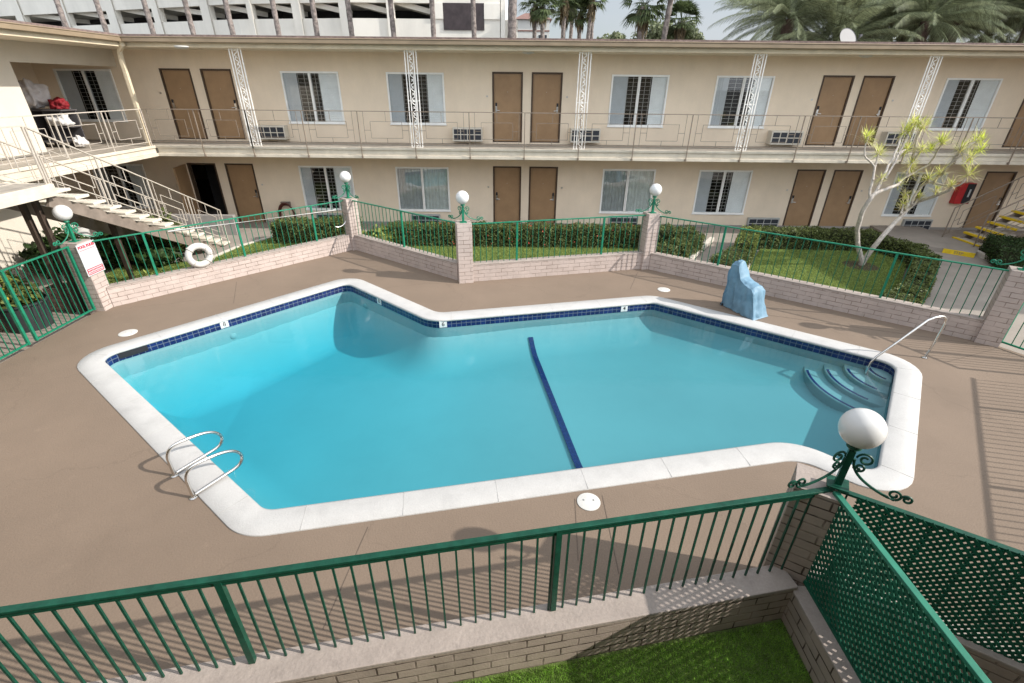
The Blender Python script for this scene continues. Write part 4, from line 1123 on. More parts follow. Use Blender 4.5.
# ------------------------------------------------------------------ hedges and plants
def leafcloud(Pn, Nn, size, m_, name, parent, asp=1.7):
    k = len(Pn); r1 = rng.normal(size=(k, 3)); nrm = Nn+.75*r1; nrm /= np.linalg.norm(nrm, axis=1)[:, None]
    u = np.cross(nrm, rng.normal(size=(k, 3))); u /= np.linalg.norm(u, axis=1)[:, None]; v = np.cross(nrm, u)
    s = size*rng.uniform(.6, 1.35, k)[:, None]
    V = np.stack([Pn-u*s*asp*.5, Pn+v*s*.5, Pn+u*s*asp*.5, Pn-v*s*.5], 1).reshape(-1, 3)
    return npmesh(name, V, np.arange(4*k).reshape(-1, 4), m_, parent)
def hedge_path(pts, w, h, label, m_='hedge', z0=-.05, dens=1500, size=.032, flowers=0, group='clipped hedges in the courtyard'):
    pts = [Vector(p) for p in pts]; c = pts[len(pts)//2]
    t = thing('hedge', label, 'hedge', (c.x, c.y, z0), group)
    PN = []; NN = []
    core = MB()
    for i in range(len(pts)-1):
        a, b = pts[i], pts[i+1]; d_ = b-a; L = d_.length; d_.normalize(); n = Vector((-d_.y, d_.x)); rz = math.atan2(d_.y, d_.x)
        core.obox(((a.x+b.x)/2, (a.y+b.y)/2, z0+(h-.05)/2), (L+w*.6, w-.10, h-.05), rz)
        k = int(L*(w+2*h)*dens)
        s = rng.uniform(-w*.3, L+w*.3, k); q = rng.uniform(0, w+2*h, k)
        off = np.where(q < h, -w/2, np.where(q < h+w, q-h-w/2, w/2)); zz = np.where(q < h, q, np.where(q < h+w, h, w+2*h-q))
        nx_ = np.where(q < h, -1., np.where(q < h+w, 0, 1.)); nz_ = np.where((q >= h) & (q < h+w), 1., .15)
        lump = .035*np.sin(s*5.1+i*2)+.03*np.sin(s*11.7+1)+.02*np.sin(s*23)
        jit = rng.normal(0, .016, (k, 3))
        X = a.x+d_.x*s+n.x*(off*(1+lump*1.2)); Y = a.y+d_.y*s+n.y*(off*(1+lump*1.2))
        PN.append(np.column_stack([X, Y, z0+zz*(1+lump)])+jit); NN.append(np.column_stack([n.x*nx_, n.y*nx_, nz_]))
    # end caps
    for (p, sg, q) in ((pts[0], -1, pts[1]), (pts[-1], 1, pts[-2])):
        d_ = (p-q).normalized(); n = Vector((-d_.y, d_.x)); k = int(w*h*dens)
        o_ = rng.uniform(-w/2, w/2, k); zz = rng.uniform(0, h, k); e_ = w*.3
        PN.append(np.column_stack([p.x+d_.x*e_+n.x*o_, p.y+d_.y*e_+n.y*o_, z0+zz])+rng.normal(0, .03, (k, 3))); NN.append(np.tile([d_.x, d_.y, .2], (k, 1)))
    PN = np.concatenate(PN); NN = np.concatenate(NN)
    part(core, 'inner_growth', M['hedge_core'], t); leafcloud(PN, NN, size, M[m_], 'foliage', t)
    if flowers:
        i = rng.choice(len(PN), flowers); leafcloud(PN[i]+NN[i]*.02, NN[i], .03, M['flower'], 'flower', t)['kind'] = 'stuff'
    return t
hedge_path([(-7.25, 14.95), (-5.2, 15.25)], .8, .62, 'clipped dark hedge below the low louvred window on the left')
hedge_path([(-3.7, 14.75), (-.2, 14.75), (4.1, 14.75)], .62, .62, 'long clipped hedge with red flecks behind the middle railing', flowers=260)
hedge_path([(4.2, 14.6), (5.3, 14.45)], .7, .66, 'clipped hedge stub ending the long row beside the sunken path')
hedge_path([(5.45, 14.3), (4.7, 13.35), (4.0, 12.95)], .6, .55, 'clipped hedge in front of the pillar left of the sunken path')
hedge_path([(5.45, 11.95), (6.25, 12.85)], .55, .52, 'small clipped hedge right behind the blue covered lift')
hedge_path([(6.6, 13.3), (7.3, 14.6)], .5, .62, 'sunlit clipped hedge beside the wall air conditioner', 'hedge_lt')
hedge_path([(7.6, 14.95), (9.5, 14.85), (11.1, 14.7)], .6, .56, 'long clipped hedge behind the pale branching tree')
hedge_path([(11.3, 14.5), (11.75, 13.7), (11.35, 12.7), (10.6, 11.8), (9.9, 11.0), (9.0, 10.1), (8.35, 9.75)], .50, .45, 'curved hedge sweeping round the right lawn', 'hedge')
hedge_path([(14.3, 13.1), (14.9, 14.1)], 1.0, .55, 'clipped hedge below the yellow edged stairs', 'hedge_dk')
def bush(x, y, rx, ry, h, label, m_='hedge', n=900, size=.09, z0=-.05, stems=True, flowers=None, name='shrub', cat='shrub', group=None, base_h=.0):
    t = thing(name, label, cat, (x, y, z0), group)
    d_ = rng.normal(size=(n, 3)); d_ /= np.linalg.norm(d_, axis=1)[:, None]; r = rng.uniform(.35, 1.0, n)[:, None]**.5
    lump = 1+.18*np.sin(d_[:, :1]*5+1.3)+.15*np.sin(d_[:, 1:2]*6.1)+.12*np.sin(d_[:, 2:]*7)
    p = d_*r*lump*np.array([rx, ry, h/2])+np.array([x, y, z0+h/2+base_h])
    leafcloud(p, d_, size, M[m_], 'foliage', t, 2.0)
    if stems:
        mb = MB()
        for k in range(7):
            a = random.uniform(0, 2*PI); mb.tube([(x, y, z0), (x+rx*.4*math.cos(a), y+ry*.4*math.sin(a), z0+h*.5+base_h), (x+rx*.75*math.cos(a), y+ry*.75*math.sin(a), z0+h*.8+base_h)], [.018, .012, .005], 5)
        part(mb, 'stem', M['stem'], t)
    if flowers:
        i = rng.choice(n, 26); leafcloud(p[i]+d_[i]*.03, d_[i], .05, M[flowers], 'flower', t)
    return t
bush(-4.1, 13.95+.45, .55, .35, .6, 'loose light green shrub with white blooms behind the far left wall', 'hedge_lt', 900, .07)
bush(-8.55, 10.55, .22, .22, .5, 'small yellow green shrub right of the pool rules pillar', 'hedge_lt', 420, .06)
bush(-10.9, 12.7, .8, .7, .95, 'dark shrub under the left staircase next to the support post', 'hedge_dk', 1300, .10)
bush(-9.95, 13.3, .7, .7, 1.15, 'light topped flowering shrub under the left staircase', 'hedge', 1300, .09, flowers='bloom_y')
bush(-9.7, 12.5, .7, .5, .6, 'low dark ground shrub under the middle of the left staircase', 'hedge_dk', 900, .09)
bush(-12.0, 12.2, .5, .8, 1.0, 'dark shrub against the pale wing wall behind the left pillar', 'hedge_dk', 900, .10)
# pots behind the left gate
def pot(x, y, r, h, label, plant, pl, fl=None, m_='pot'):
    t = thing('plant_pot', label, 'plant pot', (x, y, -.1))
    part(MB().lathe([(r*.78, -.1), (r*.95, h-.16), (r*1.04, h-.13), (r*1.04, h-.1), (r*.93, h-.1), (r*.9, h-.18), (.001, h-.18)], (x, y, 0), 28), 'pot', M[m_], t)
    bush(x, y, r*.9, r*.9, .42, pl, plant, 420, .08, z0=h-.2, flowers=fl, name='potted_plant', cat='plant')
pot(-9.95, 8.85, .44, .58, 'big round black pot behind the left gate nearest the pillar', 'hedge', 'green flowering plant growing in the big black pot nearest the pillar', 'bloom_y')
pot(-10.35, 7.9, .42, .56, 'round black pot behind the gate, second from the pillar', 'hedge_lt', 'yellow green plant growing in the second black pot', None)
pot(-10.9, 9.6, .30, .50, 'small dark pot standing against the posts behind the gate', 'hedge_lt', 'tall yellow flowering plant in the small dark pot', 'bloom_y')
t = thing('brick_planter', 'low brick planter behind the gate at the foot of the dark posts', 'planter', (-9.75, 9.85, 0))
part(MB().box(-10.2, -9.5, 9.62, 10.0, -.1, .42), 'brickwork', M['brick_red'], t); part(MB().box(-10.17, -9.53, 9.65, 9.97, .42, .43), 'soil', M['soil'], t)
t = tag(MB().box(-9.46, -9.25, 9.62, 9.86, -.1, .42).build('paver_block', M['plastic_white'], base=(-9.35, 9.74, -.1), bevel=.02), 'white block standing between the brick planter and the sign pillar', 'block')
for k, (x, y, z) in enumerate([(-9.5, 7.35, -.02), (-9.5, 7.0, -.02), (-9.55, 7.18, .14), (-9.7, 6.7, -.02)]):
    o = MB().obox((x, y, z), (.36, .30, .15), .3*k).build('stone_block', mat('stone', (.52, .42, .35), .85, .15, 6, bump=.4), base=(x, y, z-.075), bevel=.04)
    tag(o, ['pale stone block on the floor behind the gate, beside the black pots', 'pale stone block lying second along the foot of the gate', 'pale stone block stacked on top of two others behind the gate', 'pale stone block at the far end of the row behind the gate'][k], 'stone block', 'loose stone blocks behind the left gate')
# bucket under the stairs
t = thing('bucket', 'white plastic bucket on a stand behind the left globe lamp', 'bucket', (-12.3, 13.4, .4))
part(MB().lathe([(.17, .42), (.21, .80), (.235, .80), (.235, .84), (.20, .84), (.19, .76), (.001, .5)], (-12.25, 13.35, 0), 24), 'body', M['plastic_white'], t)
part(MB().box(-12.5, -12.0, 13.1, 13.6, .36, .415).box(-12.48, -12.42, 13.12, 13.18, -.1, .36).box(-12.08, -12.02, 13.12, 13.18, -.1, .36).box(-12.48, -12.42, 13.52, 13.58, -.1, .36).box(-12.08, -12.02, 13.52, 13.58, -.1, .36), 'stand', M['stringer'], t)
t = thing('low_wall', 'plain grey low wall behind the shrubs under the left staircase', 'wall', (-11.5, 16, 0))
part(MB().box(-15.2, -9.2, 15.7, 15.85, -.1, .55), 'wall', M['grey_wall'], t)

# housekeeping cart with laundry in the recess
t = thing('housekeeping_cart', 'dark grey housekeeping cart on the upper left landing', 'cart', (-13.5, 15.4, 2.65))
part(MB().box(-14.0, -13.0, 15.1, 15.65, 2.78, 2.83).box(-14.0, -13.96, 15.1, 15.65, 2.83, 3.62).box(-13.55, -13.52, 15.12, 15.63, 2.83, 3.62).box(-14.0, -13.0, 15.62, 15.65, 2.83, 3.62).box(-14.0, -12.95, 15.08, 15.66, 3.62, 3.66).box(-13.52, -13.0, 15.1, 15.62, 3.18, 3.21), 'body', M['cart'], t, bevel=.008)
for x in (-13.9, -13.1):
    for y in (15.18, 15.58): part(MB().tube([(x-.02, y, 2.715), (x+.02, y, 2.715)], .065, 14), 'wheel', M['ink'], t)
def lump(name, c, r, m_, label, cat, seed, amp=.18, base=None, flat=.0):
    bm = bmesh.new(); bmesh.ops.create_icosphere(bm, subdivisions=4, radius=1)
    rr = random.Random(seed); ph = [rr.uniform(0, 6) for _ in range(6)]
    for v in bm.verts:
        p = v.co; k = 1+amp*(math.sin(3.1*p.x+ph[0])*math.sin(2.7*p.y+ph[1])+.6*math.sin(6.3*p.z+ph[2]+2*p.x)+.35*math.sin(11*p.x+9*p.y+ph[3]))
        k += amp*1.6*(mnoise.noise(p*2.3+Vector((seed, 0, 0)))+.6*mnoise.noise(p*5.1+Vector((0, seed, 0)))+.35*mnoise.noise(p*10.5))
        z = p.z*k
        if z < -flat: z = -flat+(z+flat)*.15
        v.co = Vector((p.x*k*r[0]+c[0], p.y*k*r[1]+c[1], z*r[2]+c[2]))
    for f in bm.faces: f.smooth = True
    b_ = Vector(base or (c[0], c[1], c[2]-r[2])); bmesh.ops.translate(bm, verts=bm.verts, vec=-b_)
    me = bpy.data.meshes.new(name); bm.to_mesh(me); bm.free(); me.materials.append(m_)
    o = bpy.data.objects.new(name, me); COL.objects.link(o); o.location = b_; return tag(o, label, cat)
lump('laundry_bag', (-13.80, 15.35, 3.98), (.36, .30, .34), M['linen_grey'], 'pale stuffed laundry bag heaped on the housekeeping cart', 'laundry bag', 3, flat=.85, amp=.24)
lump('red_bag', (-13.17, 15.36, 3.78), (.22, .2, .17), M['red_bag'], 'dark red cloth bag on top of the housekeeping cart', 'bag', 5, flat=.6)
lump('towel_pile', (-13.22, 15.25, 3.34), (.29, .22, .20), M['linen'], 'white towels stuffed in the cart below the red bag', 'towels', 8, flat=.5)
lump('linen_bundle', (-12.75, 15.1, 2.80), (.16, .16, .16), M['linen'], 'small white cloth bundle lying on the gallery floor by the cart', 'cloth', 9, flat=.6)

# ------------------------------------------------------------------ branching tree with yellow rosettes
B = [[(9.87, 0.07), (9.55, 0.69), (9.39, 1.28), (9.48, 1.77), (9.57, 1.97), (9.81, 2.07), (10.08, 2.2), (10.11, 2.25)],
[(9.48, 1.77), (9.39, 2.2), (9.3, 2.63), (8.95, 2.93), (8.88, 3.36)], [(9.39, 2.2), (9.31, 2.8), (9.3, 2.99)], [(9.48, 1.77), (9.63, 2.11), (9.6, 2.37)],
[(9.57, 1.97), (9.63, 2.55), (9.71, 2.93), (9.71, 3.26), (9.72, 3.51)], [(9.69, 2.33), (9.8, 2.93), (9.9, 3.67)], [(9.8, 2.93), (9.96, 3.08)],
[(9.92, 0.07), (10.19, 0.8), (10.44, 1.29), (10.64, 1.62), (10.82, 1.76), (11.48, 2.06), (11.48, 2.26)], [(10.64, 1.62), (10.78, 1.85), (10.74, 1.94)],
[(10.55, 1.48), (10.48, 1.85), (10.38, 1.98)], [(10.47, 1.38), (10.42, 1.71)], [(10.08, 2.2), (10.19, 2.38), (10.66, 2.69), (10.77, 3.07), (10.8, 3.3)],
[(10.19, 2.38), (10.23, 2.75)], [(10.23, 2.75), (10.37, 3.11)], [(10.23, 2.75), (10.12, 3.35), (10.18, 3.63)],
[(10.64, 1.62), (10.66, 2.03), (10.84, 2.25), (11.43, 2.17), (11.73, 2.22), (11.82, 2.53)], [(10.84, 2.25), (10.81, 2.43)], [(10.99, 2.23), (11.06, 2.54)],
[(11.11, 2.43), (11.25, 2.78), (11.33, 3.12)], [(11.25, 2.78), (11.45, 2.95), (11.69, 2.91)], [(11.38, 2.99), (11.53, 3.16), (11.63, 3.32)], [(11.21, 1.99), (11.16, 2.1)], [(10.19, 2.38), (10.3, 2.51)]]
tree = thing('branching_tree', 'pale many branched tree with yellow green leaf tufts on the right lawn', 'tree', (9.85, 13.05, -.05))
def yoff(x, z): return 13.05+.55*math.sin(x*2.3+z*1.1)*min(1, z/1.5)
tm = MB()
for i, b_ in enumerate(B):
    main = i in (0, 7); n = len(b_)
    if main: b_ = [(b_[0][0]+(.0 if i == 0 else .05), -.1)]+b_; n += 1
    pts = []; rs_ = []
    r0 = .074 if main else .034
    for k, (x, z) in enumerate(b_):
        yy = yoff(x, z)+(.05 if i == 7 else 0); f_ = yy/13.05; pts.append(Vector((x*f_, yy, 4.4+(z-4.4)*f_))); rs_.append(max(.015, r0*(1-.62*k/(n-1))))
    # resample for smooth bends
    P_ = [pts[0]]+pts+[pts[-1]]; Q_ = [rs_[0]]+rs_+[rs_[-1]]; out = []; ro_ = []
    for j in range(1, len(P_)-2):
        for s in (0, .25, .5, .75):
            a_, b2_, c_, d_ = P_[j-1:j+3]
            out.append(.5*((2*b2_)+(c_-a_)*s+(2*a_-5*b2_+4*c_-d_)*s*s+(3*b2_-a_-3*c_+d_)*s**3)+Vector((random.gauss(0, .008), random.gauss(0, .008), 0))); ro_.append(Q_[j]*(1-s)+Q_[j+1]*s)
    out.append(pts[-1]); ro_.append(rs_[-1]); tm.tube(out, ro_, 8)
part(tm, 'trunk', M['bark'], tree)
def rosette(c, d_, n, ln, w, V, F):
    d_ = Vector(d_).normalized()
    for k in range(n):
        th = random.uniform(0, 2*PI); ph = math.acos(random.uniform(-.35, .98)); u, v = frame(d_)
        dr_ = (d_*math.cos(ph)+(u*math.cos(th)+v*math.sin(th))*math.sin(ph)).normalized(); L = ln*random.uniform(.65, 1.15)
        side = dr_.cross(Vector((0, 0, 1)) if abs(dr_.z) < .9 else Vector((1, 0, 0))).normalized()*w
        base = Vector(c)-d_*random.uniform(0, .10)
        p1 = base+dr_*L*.45; p2 = base+dr_*L+Vector((0, 0, -.10*L*(1-dr_.z*.5)))
        b = len(V); V += [base-side*.5, base+side*.5, p1+side, p1-side, p2]; F += [(b, b+1, b+2, b+3), (b+3, b+2, b+4, b+4)]
tips = [b_[-1] for i, b_ in enumerate(B)]
V1, F1, V2, F2 = [], [], [], []
for i, (x, z) in enumerate(tips):
    f_ = yoff(x, z)/13.05; c = (x*f_, yoff(x, z), 4.4+(z-4.4)*f_); big_ = .36 if z > 2.4 else .27
    rosette(c, (random.gauss(0, .2), random.gauss(0, .2), 1), 46 if z > 2.4 else 30, big_, .0075, V1, F1)
    rosette((c[0], c[1], c[2]-.06), (random.gauss(0, .2), random.gauss(0, .2), .6), 40, big_*1.2, .008, V2, F2)
    if z > 3: rosette((c[0]+random.gauss(0, .10), c[1]+random.gauss(0, .15), c[2]+.02), (0, 0, 1), 45, .28, .011, V1, F1)
def quads(V, F): return np.array([tuple(v) for v in V]), np.array([f if len(f) == 4 else f for f in F])
mb = MB(); mb.v = [tuple(v) for v in V1]; [mb.face(list(dict.fromkeys(f)), [(0, 0)]*len(set(f))) for f in F1]; part(mb, 'foliage', M['leaf_yel'], tree)
mb = MB(); mb.v = [tuple(v) for v in V2]; [mb.face(list(dict.fromkeys(f)), [(0, 0)]*len(set(f))) for f in F2]; part(mb, 'pale_foliage', M['leaf_pale'], tree)
# ring of soil under the tree
struct(MB().lathe([(.45, -.03), (.40, -.012), (.001, -.005)], (9.88, 13.05, 0), 20), 'soil', M['soil'])

# ------------------------------------------------------------------ background: palms, garage, house
def fan_crown(V, F, n=34, R_=1.25, droop=.5):
    for k in range(n):
        el = random.uniform(-.75, 1.35); az = random.uniform(0, 2*PI)
        d_ = Vector((math.cos(az)*math.cos(el), math.sin(az)*math.cos(el), math.sin(el))); st_ = R_*.55
        c = d_*st_; side = d_.cross(Vector((0, 0, 1))); side = side.normalized() if side.length > .05 else Vector((1, 0, 0)); up = side.cross(d_)
        b = len(V); V += [Vector((0, 0, 0))-side*.015, Vector((0, 0, 0))+side*.015, c+side*.015, c-side*.015]; F.append((b, b+1, b+2, b+3))
        for j in range(15):
            a = (j/14-.5)*2.7; dd_ = (d_*math.cos(a)+side*math.sin(a)).normalized(); L = R_*.62*random.uniform(.8, 1.1)
            tip = c+dd_*L+Vector((0, 0, -droop*L*random.uniform(.3, 1.0)*(1.0 if el < .8 else .4))); mid = c+dd_*L*.55; w = (dd_.cross(up)).normalized()*.045
            b = len(V); V += [c, mid-w, tip, mid+w]; F.append((b, b+1, b+2, b+3))
def dead_skirt(V, F, n=40):
    for k in range(n):
        az = random.uniform(0, 2*PI); r = random.uniform(.18, .40); z0 = random.uniform(-.5, -.1); L = random.uniform(.5, 1.1)
        o_ = Vector((math.cos(az), math.sin(az), 0)); s = Vector((-math.sin(az), math.cos(az), 0))*random.uniform(.05, .13)
        b = len(V); V += [o_*.15+Vector((0, 0, z0+.3)), o_*r-s+Vector((0, 0, z0-L*.5)), o_*r*1.05+Vector((0, 0, z0-L)), o_*r+s+Vector((0, 0, z0-L*.5))]; F.append((b, b+1, b+2, b+3))
def date_crown(V, F, n=56, R_=4.0):
    for k in range(n):
        az = random.uniform(0, 2*PI); el = random.choice([random.uniform(.2, 1.4), random.uniform(-.4, .9)]); L = R_*random.uniform(.8, 1.08)
        h = Vector((math.cos(az), math.sin(az), 0)); pts = []; m_ = 26; p = Vector((0, 0, 0)); a = el
        for j in range(m_+1):
            pts.append(p.copy()); a -= (.95/m_)*(.3+1.4*j/m_); p = p+(h*math.cos(a)+Vector((0, 0, math.sin(a))))*(L/m_)
        s = Vector((-math.sin(az), math.cos(az), 0)); tw = random.uniform(-.35, .35)
        for j in range(m_):
            b = len(V); w = .022*(1-j/m_)+.004; V += [pts[j]-s*w, pts[j]+s*w, pts[j+1]+s*w, pts[j+1]-s*w]; F.append((b, b+1, b+2, b+3))
            if j < 3: continue
            t_ = (pts[j+1]-pts[j]).normalized(); up = s.cross(t_)
            for q in (0, .5):
                for sg in (-1, 1):
                    c = pts[j].lerp(pts[j+1], q); l = .62*R_/4*math.sin(PI*(.12+.8*j/m_))*random.uniform(.8, 1.15)
                    d_ = (s*sg*.65+t_*.85+up*(.35+tw*sg)+Vector((0, 0, -.12))).normalized(); w = t_*.018
                    b = len(V); V += [c-w, c+w, c+d_*l*.6+w*.8+Vector((0, 0, -.02)), c+d_*l+Vector((0, 0, -.08*l))]; F.append((b, b+1, b+2, b+3))
def mesh_of(V, F, name, m_):
    o = npmesh(name, np.array([tuple(v) for v in V]), np.array(F), m_); me = o.data; bpy.data.objects.remove(o); return me
fanme = []
for k in range(3):
    V, F = [], []; fan_crown(V, F, 38); fanme.append(mesh_of(V, F, 'fan_crown', M['fan_leaf']))
V, F = [], []; dead_skirt(V, F, 60); skme = mesh_of(V, F, 'skirt', M['dead_leaf'])
dateme = []
for k in range(3):
    V, F = [], []; date_crown(V, F); dateme.append(mesh_of(V, F, 'date_crown', M['palm_leaf']))
def trunk_mesh(h, r0, r1, m_, rings=30, lean=(0, 0)):
    mb = MB(); pts = []; rs_ = []
    for k in range(rings+1):
        t_ = k/rings; pts.append((lean[0]*t_**2, lean[1]*t_**2, h*t_)); rs_.append((r0+(r1-r0)*t_)*(1+(.06 if k % 2 else -.04)))
    mb.tube(pts, rs_, 10); return mb
def palm(kind, x, y, zc, label, group, r=(.24, .17), s=1.0, lean=None, skirt=True, name='fan_palm'):
    h = zc+.2; lean = lean or (random.uniform(-.3, .3), random.uniform(-.3, .3))
    t = thing(name, label, 'palm tree', (x, y, -.2), group)
    mb = trunk_mesh(h, r[0], r[1], None, int(h*3), lean); mb.v = [(v[0]+x, v[1]+y, v[2]-.2) for v in mb.v]
    part(mb, 'trunk', M['palm_bark'] if kind != 'date' else M['date_bark'], t)
    me = random.choice(dateme if kind == 'date' else fanme)
    for (nm, me_, ok) in (('crown', me, True), ('dry_skirt', skme, skirt)):
        if not ok: continue
        o = bpy.data.objects.new(nm, me_); COL.objects.link(o); o.parent = t; o.location = (lean[0], lean[1], h); o.scale = (s, s, s); o.rotation_euler = (0, 0, random.uniform(0, 6))
    return t
pos = ['leftmost', 'second from the left', 'third from the left', 'fourth from the left', 'fifth from the left', 'sixth from the left', 'seventh from the left', 'eighth from the left', 'ninth from the left', 'tenth from the left', 'eleventh from the left']
px = [-28.48, -25.97, -23.02, -20.46, -17.95, -15.01, -12.63, -10.38, -7.7, -5.2, -2.58]
for k, x in enumerate(px):
    palm('fan', x, 36, 15+random.uniform(-1, 1), 'slim palm trunk before the parking garage, '+pos[k]+' of its row', 'slim palms before the parking garage', r=(.175, .14), lean=(random.uniform(-.2, .1), 0), s=1.2)
palm('fan', -.26, 34, 14, 'reddish palm trunk standing between the garage end and the far house', 'slim palms before the parking garage', r=(.30, .24), s=1.2)
cl = [(1.55, 45, 9.9, 'right in front of the far red roofed house'), (2.25, 44, 9.7, 'at the right half of the far red roofed house'), (3.85, 47, 10.4, 'just right of the far red roofed house'), (4.35, 50, 10.0, 'second to the right of the far house'),
      (5.0, 52, 10.8, 'third to the right of the far house'), (5.6, 49, 9.8, 'fourth to the right of the far house'), (6.0, 48, 10.5, 'fifth to the right of the far house'), (6.75, 49, 11.0, 'at the open sky end of the clump')]
for x, y, z, w in cl: palm('fan', x, y, z, 'slim fan palm, far clump, '+w, 'far clump of fan palms', r=(.20, .16), s=1.0)
palm('fan', 6.65, 30, 8.05, 'bushy fan palm standing alone against the open sky', 'fan palms behind the roof', r=(.22, .19), s=.95, lean=(0, 0))
palm('fan', 7.45, 29, 9.4, 'tall fan palm whose crown is cut by the top of the photo', 'fan palms behind the roof', r=(.15, .13), s=.9, lean=(.35, 0))
palm('fan', 9.3, 32, 7.6, 'short shaggy fan palm drooping behind the roof edge', 'fan palms behind the roof', r=(.24, .2), s=.85, lean=(0, 0))
dp = [(13.3, 28, 7.35, 'date palm with a full round crown against the sky, left of the dish'), (17.0, 29.5, 8.6, 'date palm right of the satellite dish'), (19.2, 27, 7.2, 'low date palm in the middle of the dense palm mass'),
      (21.5, 28, 8.2, 'date palm above the upper right window'), (23.8, 26.5, 7.4, 'date palm in the right part of the dense palm mass'), (26.3, 28, 8.3, 'date palm at the right edge of the photo'),
      (15.3, 33, 8.0, 'date palm farther back above the satellite dish'), (19.8, 33, 9.2, 'tall date palm farther back in the dense palm mass'), (24.6, 33, 9.4, 'tall date palm farthest back at the right')]
dp += [(15.4, 27, 6.3, 'low date palm close behind the roof, left of the dense palm mass'), (18.2, 31, 7.7, 'date palm in the second row above the two right upper doors'), (20.6, 30.5, 6.9, 'low date palm in the second row of the dense mass'),
       (22.9, 31, 8.8, 'high crowned date palm in the second row of the dense mass'), (25.3, 30, 7.0, 'low date palm near the right end of the dense mass'), (28.2, 30, 8.2, 'date palm mostly cut off by the right edge of the photo')]
for x, y, z, w in dp: palm('date', x, y, z, w, 'date palms behind the roof', r=(.30, .26), skirt=False, name='date_palm', s=1.0 if y < 30 else 1.1)
# bushy trees behind the roof
def crown_tree(x, y, zc, r, label):
    t = thing('leafy_tree', label, 'tree', (x, y, -.2))
    part(MB().tube([(x, y, -.2), (x+.1, y, zc*.6), (x, y, zc)], [.22, .16, .07], 8).tube([(x+.05, y, zc*.5), (x+r*.6, y+.2, zc+.3)], [.1, .03], 6).tube([(x+.05, y, zc*.55), (x-r*.6, y-.2, zc+.2)], [.1, .03], 6), 'trunk', M['stem'], t)
    P_ = []; N2 = []
    for k in range(16):
        d_ = rng.normal(size=3); d_ /= np.linalg.norm(d_); c = np.array([x, y, zc])+d_*r*.62*np.array([1, 1, .6]); q = rng.normal(size=(170, 3)); q /= np.linalg.norm(q, axis=1)[:, None]
        P_.append(c+q*r*.42*rng.uniform(.5, 1, (170, 1))); N2.append(q)
    leafcloud(np.concatenate(P_), np.concatenate(N2), .13, M['palm_leaf'], 'crown', t)
crown_tree(5.6, 33, 6.4, 1.1, 'rounded leafy tree peeping over the roof below the lone fan palm'); crown_tree(8.6, 34.5, 6.9, 1.6, 'leafy tree behind the short shaggy fan palm')
crown_tree(11.2, 38, 7.2, 1.6, 'leafy tree between the shaggy palm and the round date palm'); crown_tree(22.5, 36, 7.5, 3.0, 'dark leafy tree behind the dense date palms')

# parking garage (bent front)
g_ = thing('parking_garage', 'white concrete parking garage with dark deck openings behind palms', 'building', (-25, 50, -.2))
pl = [(-66, 62), (-47.2, 55.4), (-22.6, 46.6), (-12.8, 45), (-1.2, 45)]
def along(u):                 # u = direction ratio X/Y -> point on the polyline
    for (x0, y0), (x1, y1) in zip(pl[:-1], pl[1:]):
        den = (x1-x0)-u*(y1-y0); t_ = (u*y0-x0)/den
        if -1e-6 <= t_ <= 1+1e-6: return Vector((x0+t_*(x1-x0), y0+t_*(y1-y0)))
    return Vector(pl[0])
def U(x): return (x*.0955-49.4)/55
ops = [(-60, -22), (-16, 16), (23, 63), (68, 109), (117, 155), (161, 204), (212, 250), (254.5, 295), (303, 342), (351, 389), (396, 432)]
wall = MB()
for z0, z1 in ((-.2, 8.93), (9.95, 11.6), (12.7, 15)):
    for (a, b) in zip(pl[:-1], pl[1:]):
        A, B_ = Vector(a), Vector(b); d_ = (B_-A).normalized(); n = Vector((-d_.y, d_.x)); wall.prism([tuple(A), tuple(B_), tuple(B_+n*.35), tuple(A+n*.35)], z0, z1)
wall.box(-1.15, -.8, 45, 58, -.2, 15).box(-.8, .2, 46, 54, -.2, 9.0)
part(wall, 'wall', M['garage'], g_)
cols = MB()
for k in range(len(ops)-1):
    a, b = along(U(ops[k][1])), along(U(ops[k+1][0])); d_ = (b-a).normalized(); n = Vector((-d_.y, d_.x)); a = a-n*.05; b = b-n*.05
    for z0, z1 in ((8.93, 9.95), (11.6, 12.7)): cols.prism([tuple(a), tuple(b), tuple(b+n*.5), tuple(a+n*.5)], z0+.002, z1-.002)
    cols.prism([tuple(a-n*.1), tuple(b-n*.1), tuple(b-n*.06), tuple(a-n*.06)], -.2, 15)
a, b = along(U(432)), along(U(445)); cols.box(a.x, b.x, 44.9, 45.5, 8.932, 9.948); a = along(U(486)); cols.box(a.x, -1.2, 44.9, 45.5, 8.932, 9.948)
part(cols, 'column', M['garage'], g_)
a, b = along(U(445)), along(U(486)); part(MB().box(a.x, b.x, 44.93, 45.0, 8.2, 9.97), 'panel', M['panel_dk'], g_)
dkm = MB()
for (a, b) in zip(pl[:-1], pl[1:]):
    A, B_ = Vector(a), Vector(b); d_ = (B_-A).normalized(); n = Vector((-d_.y, d_.x)); dkm.prism([tuple(A+n*5), tuple(B_+n*5), tuple(B_+n*5.3), tuple(A+n*5.3)], -.2, 15)
part(dkm, 'inner_wall', M['garage_dk'], g_)
fl = MB()
for z in (8.0, 10.0, 14.7):
    for (a, b) in zip(pl[:-1], pl[1:]):
        A, B_ = Vector(a), Vector(b); d_ = (B_-A).normalized(); n = Vector((-d_.y, d_.x)); fl.prism([tuple(A+n*.36), tuple(B_+n*.36), tuple(B_+n*5), tuple(A+n*5)], z, z+.3)
part(fl, 'deck', M['garage'], g_)
